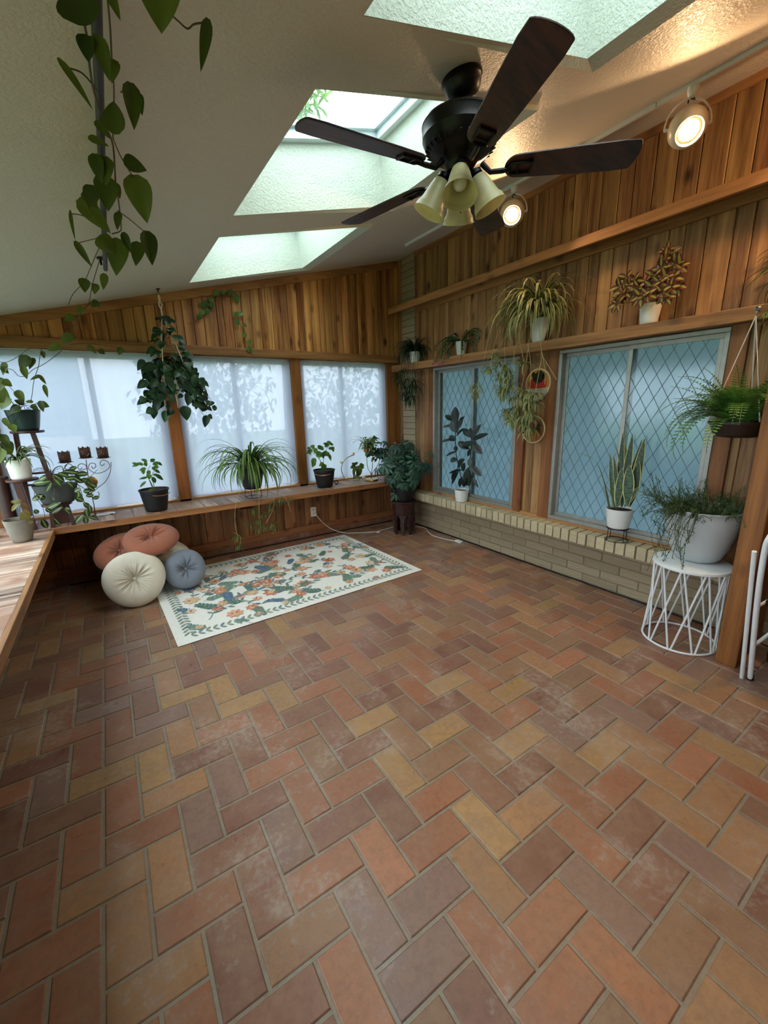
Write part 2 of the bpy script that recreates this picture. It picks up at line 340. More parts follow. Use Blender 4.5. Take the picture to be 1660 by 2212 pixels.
# posts between the back windows
for n_,(a,b) in enumerate(((.505,.615),(1.775,1.885),(3.03,3.215),(XL-.12,-.765))):
    pm=MB(); pm.box((a,YB-.012,.55),(b,YB+.12,2.04)); struct('trim_%d'%(7+n_),pm,POSTW,bevel=.004,smooth=False)
# back windows: white vinyl sliders
def slider(name,axis,o,s0,s1,z0,z1,mid,mat,pane,dep=.05,fw=.035,sgn=1):
    """frame + two sashes; axis 'x' runs along x at y=o, axis 'y' runs along y at x=o"""
    def bx(mb,a,b,c,d,e0,e1):
        e0,e1=sorted((o+sgn*e0,o+sgn*e1))
        mb.box((a,e0,c),(b,e1,d)) if axis=='x' else mb.box((e0,a,c),(e1,b,d))
    f=MB(); bx(f,s0,s1,z0,z0+fw,0,dep); bx(f,s0,s1,z1-fw,z1,0,dep); bx(f,s0,s0+fw,z0+fw,z1-fw,0,dep); bx(f,s1-fw,s1,z0+fw,z1-fw,0,dep)
    fo=struct(name,f,mat,bevel=.003,smooth=False); sm=[]
    for k,(a,b,e) in enumerate(((s0+fw,mid+.022,dep*.25),(mid-.022,s1-fw,dep*.6))):
        s=MB(); t=.03; c_,d_=z0+fw,z1-fw
        bx(s,a,b,c_,c_+t,e,e+.014); bx(s,a,b,d_-t,d_,e,e+.014); bx(s,a,a+t,c_+t,d_-t,e,e+.014); bx(s,b-t,b,c_+t,d_-t,e,e+.014)
        so=ob('sash',s,mat,fo,smooth=False,bevel=.002)
        p=MB(); bx(p,a+t,b-t,c_+t,d_-t,e+.005,e+.009); ob('pane',p,pane,so,smooth=False); sm.append((a+t,b-t,c_+t,d_-t,e))
    return fo,sm
BAYS=((-.765,.505,-.05),(.615,1.775,1.18),(1.885,3.03,2.42))
for k,(a,b,mid) in enumerate(BAYS):
    slider('window_%d'%(k+1),'x',YB+.05,a,b,.62,2.04,mid,WHITE,GLASS)
    cu_=MB(); n=70; vs=[];fs=[];uv=[]
    labs=('wide sheer white curtain behind the hanging basket and candle holder','sheer white curtain behind the big grassy plant in the middle bay','sheer white curtain over the back window nearest the right corner')
    for i in range(n+1):
        s=a-.0+(b-a)*i/n
        for j,z in enumerate((.672+.008*math.sin(i*.3+k),1.3,1.93,1.975,1.99,2.02)):
            y=YB+.028+.004*noise.noise(V((s*14,z*.8,k)))*(1 if j<3 else .4)+.002*math.sin(s*60)
            vs.append((s,y,z)); 
    for i in range(n):
        for j in range(5): fs.append((i*6+j,(i+1)*6+j,(i+1)*6+j+1,i*6+j+1))
    cu_.add(vs,fs); tag(ob('sheer_curtain',cu_,SHEER),labs[k],'curtain','sheer curtains on the window walls')
# left wall: one long window above the deep ledge
wlft=MB()
PLw=lambda s,d,z:(XL-d,s,z)
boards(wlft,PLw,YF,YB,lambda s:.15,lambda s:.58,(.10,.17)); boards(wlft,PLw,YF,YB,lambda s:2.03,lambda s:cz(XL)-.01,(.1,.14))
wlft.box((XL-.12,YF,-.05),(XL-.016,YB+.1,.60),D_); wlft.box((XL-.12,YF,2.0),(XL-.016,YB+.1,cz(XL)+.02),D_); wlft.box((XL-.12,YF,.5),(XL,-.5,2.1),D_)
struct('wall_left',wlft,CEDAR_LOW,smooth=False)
for k,(a,b) in enumerate(((-.5,1.9),(2.0,4.36))):
    slider('window_%d'%(k+9),'y',XL-.03,a,b,.62,2.01,(a+b)/2,WHITE,GLASS,sgn=-1)
for k,(a,b) in enumerate(((1.9,2.0),(4.36,4.53))):
    pm=MB(); pm.box((XL-.10,a,.58),(XL+.02+.06*k,b,2.03)); struct('trim_%d'%(11+k),pm,POSTW,bevel=.004,smooth=False)
# wall behind the camera
wf=MB(); wf.box((XL-.1,YF-.1,0),(XR+.3,YF,cz(XR)+.1),(.6,.5,.4)); struct('wall_front',wf,CEDAR_LOW,smooth=False)
# right wall
PR=lambda s,d,z:(XR+d,s,z)
W1=(2.615,3.815); W2=(1.07,2.212); WZ=(.50,1.915)
wr=MB(); top=lambda s:HR-.01
boards(wr,PR,YF,4.175,lambda s:2.66,top,(.085,.14)); boards(wr,PR,YF,4.175,lambda s:1.90,lambda s:2.62,(.085,.14))
for a,b in ((3.905,4.175),(2.33,2.525),(YF,1.0)): boards(wr,PR,a,b,lambda s:.47,lambda s:1.94,(.075,.12))
boards(wr,lambda s,d,z:(XR+d,s,z),4.44,YB,lambda s:.0,top,(.05,.08))
for a,b,c,d in ((YF,YB+.1,1.915,HR+.1),(YF,W2[0],.0,1.92),(W2[1],W1[0],.0,1.92),(W1[1],YB+.1,.0,1.92),(YF,YB+.1,-.05,.50)): wr.box((XR+.016,a,c),(XR+.12,b,d),D_)
struct('wall_right',wr,CEDAR_R,smooth=False)
tr=MB(); tr.box((XR-.02,YF,HR-.05),(XR,4.175,HR-.003)); struct('trim_13',tr,BEAM_Y,bevel=.003,smooth=False)
for k,(a,b) in enumerate(((3.815,3.905),(2.525,2.615),(2.212,2.33),(.98,1.07))):
    pm=MB(); pm.box((XR-.025,a,.487),(XR+.05,b,1.93)); struct('trim_%d'%(14+k),pm,wood('rough_post',(96,58,36),(146,94,58),'z',bump=.6,knots=.2),bevel=.003,smooth=False)
sl=MB(); sl.box((XR-.022,.75,.473),(XR+.05,3.905,.50)); struct('trim_18',sl,BEAM_Y,bevel=.003,smooth=False)
# brick column in the corner, half wall and rowlock ledge
BR=N('cream_rough_brick'); at=BR.n('Attribute',attribute_name='col'); v=BR.tex(sc=(1,1,1)); n1=BR.noise(v,60,4,.7); v2=BR.tex(sc=(3,3,26)); n2=BR.noise(v2,2.2,3)
BR.set(col=BR.mix(BR.math('MULTIPLY',n1.outputs[0],.45),at.outputs['Color'],lin((120,104,78))),rough=.9,spec=.2)
BR.bump(BR.math('ADD',BR.math('MULTIPLY',n1.outputs[0],.5),n2.outputs[0]),.7,.012); BRICK=BR.m
def bc(c_=(164,148,122)): 
    k=R.uniform(.84,1.08); return tuple(x*k for x in lin(c_))
GR=lin((104,96,86))
hw=MB(); hw.box((XR+.004,YF,0),(XR+.1,YB,.385),lin((132,118,98)))
for r in range(5):
    y=YF+(r%2)*.15-.15
    while y<YB:
        a,b=max(YF,y+.004),min(YB-.001,y+.296)
        if b-a>.02: hw.box((XR-.001+R.uniform(-.002,.002),a,.004+r*.076),(XR+.05,b,.072+r*.076),bc())
        y+=.30
struct('wall_right_brick',hw,BRICK,bevel=.004,smooth=False)
colm=MB(); colm.box((XR+.002,4.175,.38),(XR+.05,4.44,HR),GR)
for r in range(37):
    z=.40+r*.0755
    if z+.07<HR: colm.box((XR-.01+R.uniform(-.002,.002),4.18,z),(XR+.04,4.435,z+.070),bc())
struct('wall_right_brick_column',colm,BRICK,bevel=.004,smooth=False)
lg=thing('brick_window_ledge',(XR-.07,2.5,.38),'cream brick rowlock ledge running under the diamond-pane windows','ledge')
lb=MB(); y=.86; 
while y<YB-.02:
    w_=.066; lb.box((3.082+R.uniform(-.003,.003),y,.376),(XR+.01,min(y+w_,YB),.472+R.uniform(-.002,.001)),bc((204,190,156))); y+=w_+.010
ob('brick_course',lb,BRICK,lg,bevel=.004,smooth=False)
lb=MB(); lb.box((3.092,.86,.38),(XR+.004,YB,.466),GR); ob('mortar',lb,BRICK,lg,smooth=False)
lb=MB(); lb.box((3.15,.86,.352),(XR,YB,.377),(.3,.3,.3)); ob('wood_batten',lb,BEAM_Y,lg,smooth=False)
# right windows: aluminium sliders with leaded diamond glass and a pale lining behind
LEAD=plain('dark_leading',(46,62,70),.5)
for k,((a,b),mid) in enumerate(((W1,3.20),(W2,1.645))):
    fo,sm=slider('window_%d'%(k+4),'y',XR-.03,a,b,WZ[0],WZ[1],mid,ALU,FROST,dep=.085,fw=.028)
    for si,(s0,s1,z0,z1,e) in enumerate(sm):
        t=MB(); dx,dz=.088,.155; x=XR-.03+e+.003
        sash=[c for c in fo.children if c.name.startswith('sash')][si]
        def seg(y0_,z0_,y1_,z1_):
            pts=[]
            # clip to the pane
            ts=[0,1]; 
            for (p0,pd,lo,hi) in ((y0_,y1_-y0_,s0,s1),(z0_,z1_-z0_,z0,z1)):
                if abs(pd)<1e-9: continue
                a_,b_=sorted(((lo-p0)/pd,(hi-p0)/pd)); ts[0]=max(ts[0],a_); ts[1]=min(ts[1],b_)
            if ts[1]-ts[0]<.01: return
            P0=V((x,y0_+(y1_-y0_)*ts[0],z0_+(z1_-z0_)*ts[0])); P1=V((x,y0_+(y1_-y0_)*ts[1],z0_+(z1_-z0_)*ts[1]))
            t.tube([P0,P1],.0016,4)
        hh=z1-z0; run=hh*dx/dz
        q=s0-run
        while q<s1:
            seg(q,z0,q+run,z1); seg(q+run,z0,q,z1); q+=dx
        ob('lattice',t,LEAD,sash)
    cu_=MB(); vs=[];fs=[]; n=60
    for i in range(n+1):
        s=a-.13+(b-a+.26)*i/n; y=XR+.155+.012*math.sin(s*23)+.01*noise.noise(V((s*6,k,0)))
        vs+=[(y,s,WZ[0]-.2),(y+.01*math.sin(s*9),s,1.2),(y,s,WZ[1]+.14)]
    for i in range(n):
        for j in (0,1): fs.append((i*3+j,(i+1)*3+j,(i+1)*3+j+1,i*3+j+1))
    cu_.add(vs,fs); lo=tag(ob('window_lining',cu_,DRAPE),('pale blue lining behind the diamond panes nearest the back corner','pale blue lining behind the diamond panes beside the snake plant')[k],'curtain','linings behind the diamond-pane windows')
    rd=MB(); rd.tube([(XR+.155,a-.13,2.05),(XR+.155,b+.13,2.05)],.012); rd.tube([(XR+.155,a-.1,2.05),(XR+.11,a-.1,2.05)],.008); rd.tube([(XR+.155,b+.1,2.05),(XR+.11,b+.1,2.05)],.008); ob('rod',rd,WHITEM,lo)
# free-standing post and the short partition behind it
pm=MB(); pm.box((2.79,.645,0),(2.90,.745,cz(2.8)),(.55,.75,.3)); struct('trim_19',pm,POSTW,bevel=.006,smooth=False)
pt=MB(); boards(pt,lambda s,d,z:(s,.655+d,z),2.90,XR,lambda s:0,lambda s:1.915,(.09,.13),th=.03); pt.box((2.90,.672,0),(XR,.70,1.915),D_); struct('wall_partition',pt,CEDAR_LOW,smooth=False)
# deep ledges under the windows
t=thing('window_ledge',(1.2,4.3,.585),'long weathered wooden ledge under the back windows holding the row of pots','ledge')
mb=MB(); x=-.86
while x<XR-.03:
    w_=R.uniform(.10,.14); mb.box((x+.001,4.09,.59),(min(x+w_-.001,XR-.02),YB-.012,.635-R.uniform(0,.0015))); x+=w_
ob('top_boards',mb,SILLX,t,smooth=False,bevel=.002)
mb=MB(); mb.box((-.47,4.065,.583),(XR-.02,4.09,.636)); ob('front_edge',mb,BEAM_X,t,smooth=False,bevel=.003)
mb=MB(); mb.box((-.765,YB-.012,.61),(XR-.1,YB+.06,.655)); ob('window_stool',mb,BEAM_X,t,smooth=False,bevel=.003)
for x in (1.13,2.62,-.3):
    mb=MB(); p=[(0,0),(0,-.11),(-.07,-.11),(-.12,-.07),(-.17,-.05),(-.2,0)]
    vs=[(x+s,YB-.0+q[0],.585+q[1]) for s in (-.06,.06) for q in p]; n=6
    mb.add(vs,[tuple(range(n)),tuple(range(2*n-1,n-1,-1))]+[(i,i+n,(i+1)%n+n,(i+1)%n) for i in range(n)]); ob('bracket',mb,DARKW,t,smooth=False,bevel=.004)
t=thing('window_ledge',(-.66,2,.56),'wide sun-streaked wooden ledge along the left window','ledge')
mb=MB(); y=YF
while y<4.06:
    w_=R.uniform(.11,.15); mb.box((XL,y+.001,.575),(-.495,min(y+w_-.001,4.064),.621-R.uniform(0,.002))); y+=w_
ob('top_boards',mb,SILLY,t,smooth=False,bevel=.002)
mb=MB(); mb.box((-.495,YF,.562),(-.47,4.064,.622)); ob('front_edge',mb,BEAM_Y,t,smooth=False,bevel=.003)
mb=MB(); mb.box((XL,YF,.62),(XL+.05,4.06,.66)); ob('window_stool',mb,POSTW,t,smooth=False,bevel=.003)
# wall shelves on the right
t=thing('wall_shelf',(XR-.06,2,1.92),'lower cedar shelf over the diamond-pane windows holding four plants','shelf','cedar shelves on the right wall')
mb=MB(); mb.box((3.101,-1,1.92),(XR-.001,YB-.001,1.997)); ob('plank',mb,BEAM_Y,t,smooth=False,bevel=.005)
t=thing('wall_shelf',(XR-.085,2,2.58),'empty upper cedar shelf box running below the track lights','shelf','cedar shelves on the right wall')
mb=MB(); mb.box((3.055,YF,2.583),(3.085,YB-.02,2.651)); ob('fascia',mb,BEAM_Y,t,smooth=False,bevel=.004)
mb=MB(); y=YF
while y<YB-.03:
    w_=.14; mb.box((3.085,y+.001,2.628),(XR-.001,min(y+w_-.002,YB-.02),2.648)); y+=w_
ob('top_boards',mb,BEAM_X,t,smooth=False)
mb=MB(); mb.box((XR-.022,YF,2.56),(XR-.001,4.17,2.628)); ob('ledger',mb,BEAM_Y,t,smooth=False,bevel=.003)
# outdoors
def outdoors():
    mb=MB(); mb.box((XR+.24,-2,2.35),(XR+3.2,6,2.45),(.4,.4,.4)); struct('trim_30',mb,WHITE,smooth=False)  # unseen eave slab added outside the right wall to darken the linings' tops
    G=plain('lawn',(96,120,70),.9,var=.3,sc=3); mb=MB(); mb.box((-40,-40,-.6),(40,40,-.4)); struct('ground_outside',mb,G,smooth=False)
    m=N('blue_siding'); wv=m.n('TexWave',wave_type='BANDS',bands_direction='Z'); wv.inputs['Scale'].default_value=2.2; m.l(m.tex(),wv.inputs['Vector']); m.set(col=m.mix(m.ramp(wv.outputs[0],.05,.2),lin((70,100,120)),lin((136,170,190))),rough=.7)
    t=thing('neighbour_house',(-2.5,10,-.4),'blue-sided house seen faintly through the left sheer curtain','house')
    mb=MB(); mb.box((-5.5,9,-.4),(-.35,14,3.2)); ob('siding',mb,m.m,t,smooth=False)
    mb=MB(); mb.box((-5.8,8.7,3.2),(0,14.3,3.4)); mb.box((-5.5,8.93,.9),(-.35,9,1.15)); ob('fascia',mb,WHITE,t,smooth=False)
    LF=leafmat('outdoor_leaves',(70,104,48),(120,160,84))
    for (x,y,z,r,n,lab) in ((1.9,9.6,1.9,1.4,1300,'leafy tree outside seen through the middle sheer curtain'),(4.9,9.2,1.4,1.25,1100,'leafy shrub outside behind the rightmost sheer curtain'),(-.2,7.7,.3,.6,500,'low bush outside beside the blue house')):
        t=thing('garden_tree',(x,y,-.4),lab,'tree'); mb=MB()
        for _ in range(n):
            d=V((R.gauss(0,1),R.gauss(0,1),R.gauss(0,1))).normalized()*r*R.random()**.4; mb.leaf(V((x,y,z))+d,(R.gauss(0,1),R.gauss(0,1),R.gauss(0,1)-.3),(0,0,1),.2,.1,n=2,nc=2)
        ob('foliage',mb,LF,t); mb=MB(); mb.tube([(x,y,-.4),(x+.1,y,z*.5),(x,y,z)],[.09,.07,.03]); ob('trunk',mb,DARKW,t)
    t=thing('slender_tree',(2.056, 4.406, 4.3),'slender tree outside whose narrow leaves show through the middle skylight','tree'); mb=MB()
    for _ in range(260):
        d=V((R.uniform(-.28,.12),R.uniform(-.35,.35),R.uniform(-.1,.15))); mb.leaf(V([2.056, 4.406, 4.3])+d,(R.gauss(0,1),R.gauss(0,1),R.gauss(0,1)),(0,0,1),.13,.035,n=3,nc=2)
    ob('foliage',mb,LF,t); mb=MB(); B0=V([2.056, 4.406, 4.3]); mb.tube([(2.35,6.4,-.42),(2.3,6.1,2),(2.2,5.5,3.9),B0+V((.05,.3,-.02)),B0+V((-.05,-.2,0))],[.05,.04,.025,.012,.004]); ob('trunk',mb,DARKW,t)
outdoors()

# ================= OBJECTS =================
DARKG=plain('dark_blade_wood',(38,24,20),.4,var=.35,sc=14)
# ceiling fan
FX,FY=1.348,1.448
fan=thing('ceiling_fan',(FX,FY,2.2),'dark bronze ceiling fan with five walnut blades and four cream glass bells','fan')
mb=MB(); q=V((-SL,0,1)).normalized()
mb.lathe([(.074,0),(.078,-.006),(.078,-.016),(.072,-.020),(.070,-.034),(.060,-.056),(.044,-.072),(.022,-.078)],o=(FX,FY,2.727),axis=q)
ob('canopy',mb,BRONZE,fan)
mb=MB(); mb.tube([(FX,FY,2.66),(FX,FY,2.57)],.013); mb.lathe([(.020,0),(.024,.01),(.018,.02)],o=(FX,FY,2.582)); ob('downrod',mb,BRONZE,fan)
mb=MB(); mb.lathe([(.03,2.580),(.12,2.578),(.148,2.572),(.153,2.563),(.150,2.557),(.151,2.54),(.147,2.525),(.150,2.520),(.144,2.508),(.136,2.49),(.112,2.468),(.085,2.452),(.07,2.442),(.062,2.43),(.05,2.41)],o=(FX,FY,0),n=56); mo=ob('motor_housing',mb,BRONZE,fan)
mb=MB()
for k in range(30):
    a=2*PI*k/30; e=V((math.cos(a),math.sin(a),0)); c=V((FX,FY,2.478))+e*.124; s_=V((-e.y,e.x,0))*.004
    mb.tube([c-e*.014-V((0,0,.006)),c+e*.014+V((0,0,.008))],.0035,4)
ob('vent_slot',mb,BLACKM,fan)
PH=-3.228
for k in range(5):
    a=PH-k*2*PI/5; e=V((math.cos(a),math.sin(a),0)); s_=V((-e.y,e.x,0)); tl=math.radians(-13); up=V((0,0,1)); sd=(s_*math.cos(tl)+up*math.sin(tl)); nm=sd.cross(e)*-1
    if nm.z<0: nm=-nm
    # blade outline
    out=[]; L0,L1=.175,.672
    for i in range(13): # inner rounded end
        th=PI/2+PI*i/12; out.append((L0+.05+.05*math.cos(th),.056*math.sin(th)))
    prof=[(.30,-.060),(.45,-.066),(.60,-.070),(.655,-.066)]
    for p_ in prof: out.append(p_)
    for i in range(1,8): th=-1.15+2.3*i/8; out.append((L1-.028+.028*math.cos(th),.066*math.sin(th)/math.sin(1.15)*1.0))
    for p_ in prof[::-1]: out.append((p_[0],-p_[1]))
    c=V((FX,FY,2.412)); vs=[]
    for zz in (-.0035,.0035):
        for (r_,w_) in out: vs.append(c+e*r_+sd*w_+nm*zz)
    n=len(out); mb=MB(); cc=rc(); mb.add(vs,[tuple(range(n))[::-1],tuple(range(n,2*n))]+[(i,(i+1)%n,(i+1)%n+n,i+n) for i in range(n)],cc)
    dwm=bpy.data.materials.get('walnut_blade_%d'%k)
    m=N('walnut_blade'); mp=m.n('Mapping'); txc=m.n('TexCoord'); mp.inputs['Rotation'].default_value=(0,0,-a); mp.inputs['Scale'].default_value=(3,26,26); m.l(txc.outputs['Object'],mp.inputs[0]); nz=m.noise(mp.outputs[0],1.2,4,.6); m.set(col=m.mix(m.ramp(nz.outputs[0],.35,.7),lin((26,16,14)),lin((84,48,34))),rough=.4)
    bl=ob('blade',mb,m.m,fan,smooth=False,bevel=.002)
    mb=MB(); mb.tube([c+e*.085-V((0,0,-.02)),c+e*.12+V((0,0,-.012)),c+e*.165+V((0,0,-.012)),c+e*.20-nm*.010],[.011,.010,.010,.008])
    for (w_,x0,x1) in ((-.026,.19,.275),(.026,.19,.275)): mb.tube([c+e*.185-nm*.009,c+e*.20+sd*w_-nm*.009,c+e*x1+sd*w_-nm*.009],.005,6)
    mb.tube([c+e*.275-sd*.03-nm*.009,c+e*.275+sd*.03-nm*.009],.006,6); mb.tube([c+e*.225-sd*.026-nm*.009,c+e*.225+sd*.026-nm*.009],.004,6)
    ob('blade_bracket',mb,BRONZE,bl)
mb=MB(); mb.lathe([(.05,2.445),(.056,2.435),(.056,2.425),(.040,2.415),(.036,2.385),(.040,2.375),(.030,2.355),(.012,2.345),(.004,2.335)],o=(FX,FY,0)); lk=ob('light_kit',mb,BRONZE,fan)
m=N('cream_alabaster_glass'); nz=m.noise(m.tex(),9,4); cc=m.mix(nz.outputs[0],lin((206,196,150)),lin((232,224,182))); m.set(col=cc,rough=.35); t=m.n('BsdfTranslucent'); m.l(cc,t.inputs[0]); x=m.n('MixShader',_0=.45); m.l(m.b.outputs[0],x.inputs[1]); m.l(t.outputs[0],x.inputs[2]); m.l(x.outputs[0],m.o.inputs[0]); BELL=m.m
BULB=plain('frosted_bulb',(220,222,214),.4,var=.02)
for k in range(4):
    a=math.radians(228+90*k); e=V((math.cos(a),math.sin(a),0)); ax=(e*.46-V((0,0,.88))).normalized(); c=V((FX,FY,2.41))+e*.055
    mb=MB(); mb.tube([V((FX,FY,2.40))+e*.03,V((FX,FY,2.412))+e*.045,c+ax*.004],.009); mb.lathe([(.016,0),(.026,.006),(.027,.020),(.024,.022),(.028,.026),(.028,.036)],o=c,axis=ax); so=ob('lamp_socket',mb,BRONZE,fan)
    mb=MB(); pr=[(.026,.026),(.034,.034),(.041,.06),(.048,.095),(.053,.118),(.060,.128),(.062,.133),(.064,.145),(.068,.152)]; mb.lathe(pr+[(r_-.0025,z) for r_,z in pr[::-1]],o=c,axis=ax,cap=False); sh=ob('glass_shade',mb,BELL,fan)
    mb=MB(); mb.lathe([(.010,.02),(.013,.045),(.022,.07),(.026,.09),(.024,.105),(.014,.117),(.003,.121)],o=c,axis=ax); ob('bulb',mb,BULB,sh)
mb=MB(); mb.tube([(FX-.03,FY-.04,2.40),(FX-.032,FY-.043,2.27)],.0012,4); mb.lathe([(.002,0),(.006,.01),(.002,.03)],o=(FX-.032,FY-.043,2.245)); ob('pull_chain',mb,BRONZE,fan)
# track rail and spot lamps
zr=cz(2.815)
t=thing('track_rail',(2.815,1,zr-.02),'white lighting track running along the ceiling above the wood wall','track')
for k,(a,b) in enumerate(((YF,1.45),(1.455,3.79))):
    mb=MB(); mb.hexa([(2.797,a,cz(2.797)-.022),(2.833,a,cz(2.833)-.022),(2.833,b,cz(2.833)-.022),(2.797,b,cz(2.797)-.022),(2.797,a,cz(2.797)),(2.833,a,cz(2.833)),(2.833,b,cz(2.833)),(2.797,b,cz(2.797))]); ob('rail_section',mb,WHITEM,t,smooth=False,bevel=.002)
GLOBE=plain('cream_enamel',(206,196,178),.35,var=.03)
LAMPE=N('glowing_lamp_face').set(col=(1,.9,.7),emit=(1,.66,.34),es=60).m
def spot(y,d,label,W_):
    d=V(d).normalized(); c=V((2.80,y,2.892)); t=thing('track_spotlight',(2.815,y,zr-.03),label,'lamp','round spotlights on the ceiling track')
    mb=MB(); mb.lathe([(.026,0),(.028,-.02),(.02,-.045),(.008,-.05)],o=(2.815,y,zr-.02)); ob('adapter',mb,WHITEM,t)
    k_=.76; r=.118; S=lambda L_:[(a_*k_,b_*k_) for a_,b_ in L_]; mb=MB(); mb.lathe(S([(.012,-r*.80),(.05,-r*.78),(.085,-r*.6),(.110,-r*.25),(.118,.02),(.110,.055),(.094,.085),(.082,.093),(.078,.088),(.074,.07),(.070,.062)]),o=c,axis=d,n=48,cap=False); ob('globe_housing',mb,GLOBE,t)
    mb=MB(); mb.lathe(S([(.071,.060),(.066,.066),(.060,.068),(.058,.066)]),o=c,axis=d,cap=False,n=48); ob('rim_ring',mb,GLOBE,t)
    mb=MB(); mb.lathe(S([(.0,.058),(.03,.063),(.058,.06),(.058,.05)]),o=c,axis=d,cap=False,n=48); ob('lamp_face',mb,LAMPE,t)
    s_=d.cross(V((0,0,1))).normalized(); up=V((0,0,1)); P=[]
    for i in range(17):
        a=PI*i/16; P.append(c+s_*(math.cos(a)*.106)+up*(math.sin(a)*.125))
    mb=MB(); mb.tube(P,.0045,6); mb.tube([c+s_*.106,c+s_*.086],.008,8); mb.tube([c-s_*.106,c-s_*.086],.008,8); ob('yoke',mb,WHITEM,t)
    mb=MB(); mb.tube([V((2.815,y,zr-.06)),V((2.80,y-.02,zr-.09)),V((2.80,y+.01,zr-.07)),c-d*.05+V((0,0,.09))],.004,6); ob('cable',mb,BLACKM,t)
    light('spot_lamp','SPOT',c+d*.06,W_,(1,.62,.32),dir=d,spot_size=2.75,spot_blend=.12,shadow_soft_size=.05)
LAMPW=26
spot(1.28,(-.56,-.46,-.66),'large glowing round spotlight on the ceiling track above the fan tip',9)
spot(2.43,(-.62,-.54,-.52),'farther small glowing spotlight beside the hanging fan blade',9)
spot(.05,(.50,.60,-.62),'third track spotlight aimed at the shelf wall, beyond the picture edge',30)
# ---- rug ----
RC=[V((2.208,4.278,0.006)),V((2.274,2.856,0.006)),V((0.172,2.784,0.006)),V((0.170,3.700,0.006))]
p_fr,p_nl=RC[1],RC[2]; ux=(V((2.283,2.868,0))-V((.172,2.79,0))).normalized(); O=V((.172,2.79,0)); LX=2.11; uy=V((-ux.y,ux.x,0)); LY=1.46
def rg(a,b,z=.007): return O+ux*a+uy*b+V((0,0,z))
rug=MB(); na,nb=60,44
base=lin((232,233,228))
for jb in range(nb+1):
    for ia in range(na+1):
        a,b=LX*ia/na,LY*jb/nb; e=min(a,LX-a,b,LY-b); z=.006+.0016*noise.noise(V((a*3,b*3,5)))+(.0 if e>0 else -.001)
        p_=rg(a,b,z); rug.add([p_],[],tuple(x for x in base))
rug.f=[(j*(na+1)+i,j*(na+1)+i+1,(j+1)*(na+1)+i+1,(j+1)*(na+1)+i) for j in range(nb) for i in range(na)]
o_=len(rug.v); ed=[rg(0,0,0),rg(LX,0,0),rg(LX,LY,0),rg(0,LY,0)]; rug.add(ed,[],base)
RR=random.Random(11)
TEAL=[lin(c) for c in ((70,112,104),(96,136,122),(66,104,138),(88,120,104),(120,148,132))]
CORAL=[lin(c) for c in ((206,128,98),(196,110,84),(220,156,124),(210,168,130))]
CREAMY=[lin(c) for c in ((214,186,146),(224,196,170))]
zlev=[.0084]
def petal(a,b,ang,L,W,col):
    zlev[0]+=.0000012; z=zlev[0]; n=7; d=V((math.cos(ang),math.sin(ang))); s_=V((-d.y,d.x)); pts=[]
    for i in range(n+1): t=i/n; pts.append((V((a,b))+d*L*t,W*.5*math.sin(PI*min(1,t*.96+.02))**.8))
    vs=[rg(p_.x+s_.x*w_,p_.y+s_.y*w_,z) for p_,w_ in pts]+[rg(p_.x-s_.x*w_,p_.y-s_.y*w_,z) for p_,w_ in pts[::-1]]
    m_=.035
    for p_,w_ in pts:
        if not(m_<p_.x<LX-m_ and m_<p_.y<LY-m_): return
    rug.add(vs,[tuple(range(len(vs)))],col)
def stemr(pts,w_,col):
    zlev[0]+=.000001; z=zlev[0]
    for (a0,b0),(a1,b1) in zip(pts,pts[1:]):
        d=V((a1-a0,b1-b0)); 
        if d.length<1e-5: continue
        d.normalize(); s_=V((-d.y,d.x))*w_/2
        rug.add([rg(a0+s_.x,b0+s_.y,z),rg(a1+s_.x,b1+s_.y,z),rg(a1-s_.x,b1-s_.y,z),rg(a0-s_.x,b0-s_.y,z)],[(0,1,2,3)],col)
def flower(a,b,r,col):
    k=RR.choice((6,7,8)); ph=RR.random()*6
    for i in range(k): petal(a,b,ph+2*PI*i/k,r,r*.55,tuple(x*RR.uniform(.85,1.1) for x in col))
    for i in range(5): petal(a,b,ph+.4+2*PI*i/5,r*.45,r*.28,CREAMY[0] if RR.random()<.6 else lin((150,70,56)))
def bigleaf(a,b,ang,L,col):
    stemr([(a,b),(a+math.cos(ang)*L,b+math.sin(ang)*L)],.004,tuple(x*.6 for x in col))
    for i in range(5):
        t=.15+.17*i; x,y=a+math.cos(ang)*L*t,b+math.sin(ang)*L*t
        for sg in (1,-1): petal(x,y,ang+sg*.75,L*.34*(1-.4*t),L*.13,col)
    petal(a+math.cos(ang)*L*.8,b+math.sin(ang)*L*.8,ang,L*.3,L*.12,col)
# winding vines with leaves and flowers
def vine_r(a,b,ang,n,turn,sz=1.):
    pts=[(a,b)]
    for i in range(n):
        ang+=turn*math.sin(i*.55+a*7)*.5; a+=math.cos(ang)*.035; b+=math.sin(ang)*.035; pts.append((a,b))
        if i%2==0:
            for sg in (1,-1):
                if RR.random()<.75: petal(a,b,ang+sg*RR.uniform(.5,1.1),RR.uniform(.05,.085)*sz,RR.uniform(.020,.030)*sz,RR.choice(TEAL))
        if i%7==5: flower(a+RR.uniform(-.05,.05),b+RR.uniform(-.05,.05),RR.uniform(.045,.07)*sz,RR.choice(CORAL))
    stemr(pts,.005,TEAL[2])
for (a,b,an) in [(RR.uniform(.2,1.8),RR.uniform(.15,1.25),RR.random()*6) for _ in range(11)]: vine_r(a,b,an,12,1.1,.8)
for (a,b,an) in ((.25,.25,.4),(.3,.7,.1),(.25,1.1,-.3),(.8,.35,1.1),(.95,.95,.3),(1.2,.55,-.2),(1.35,1.15,-.5),(1.5,.3,.8),(1.7,.8,.2),(.6,.95,1.3),(1.0,.2,.2),(.7,.6,-.5),(1.15,.75,1.4),(1.75,1.2,-1.2),(.45,.45,1.2)): vine_r(a,b,an,15,.9)
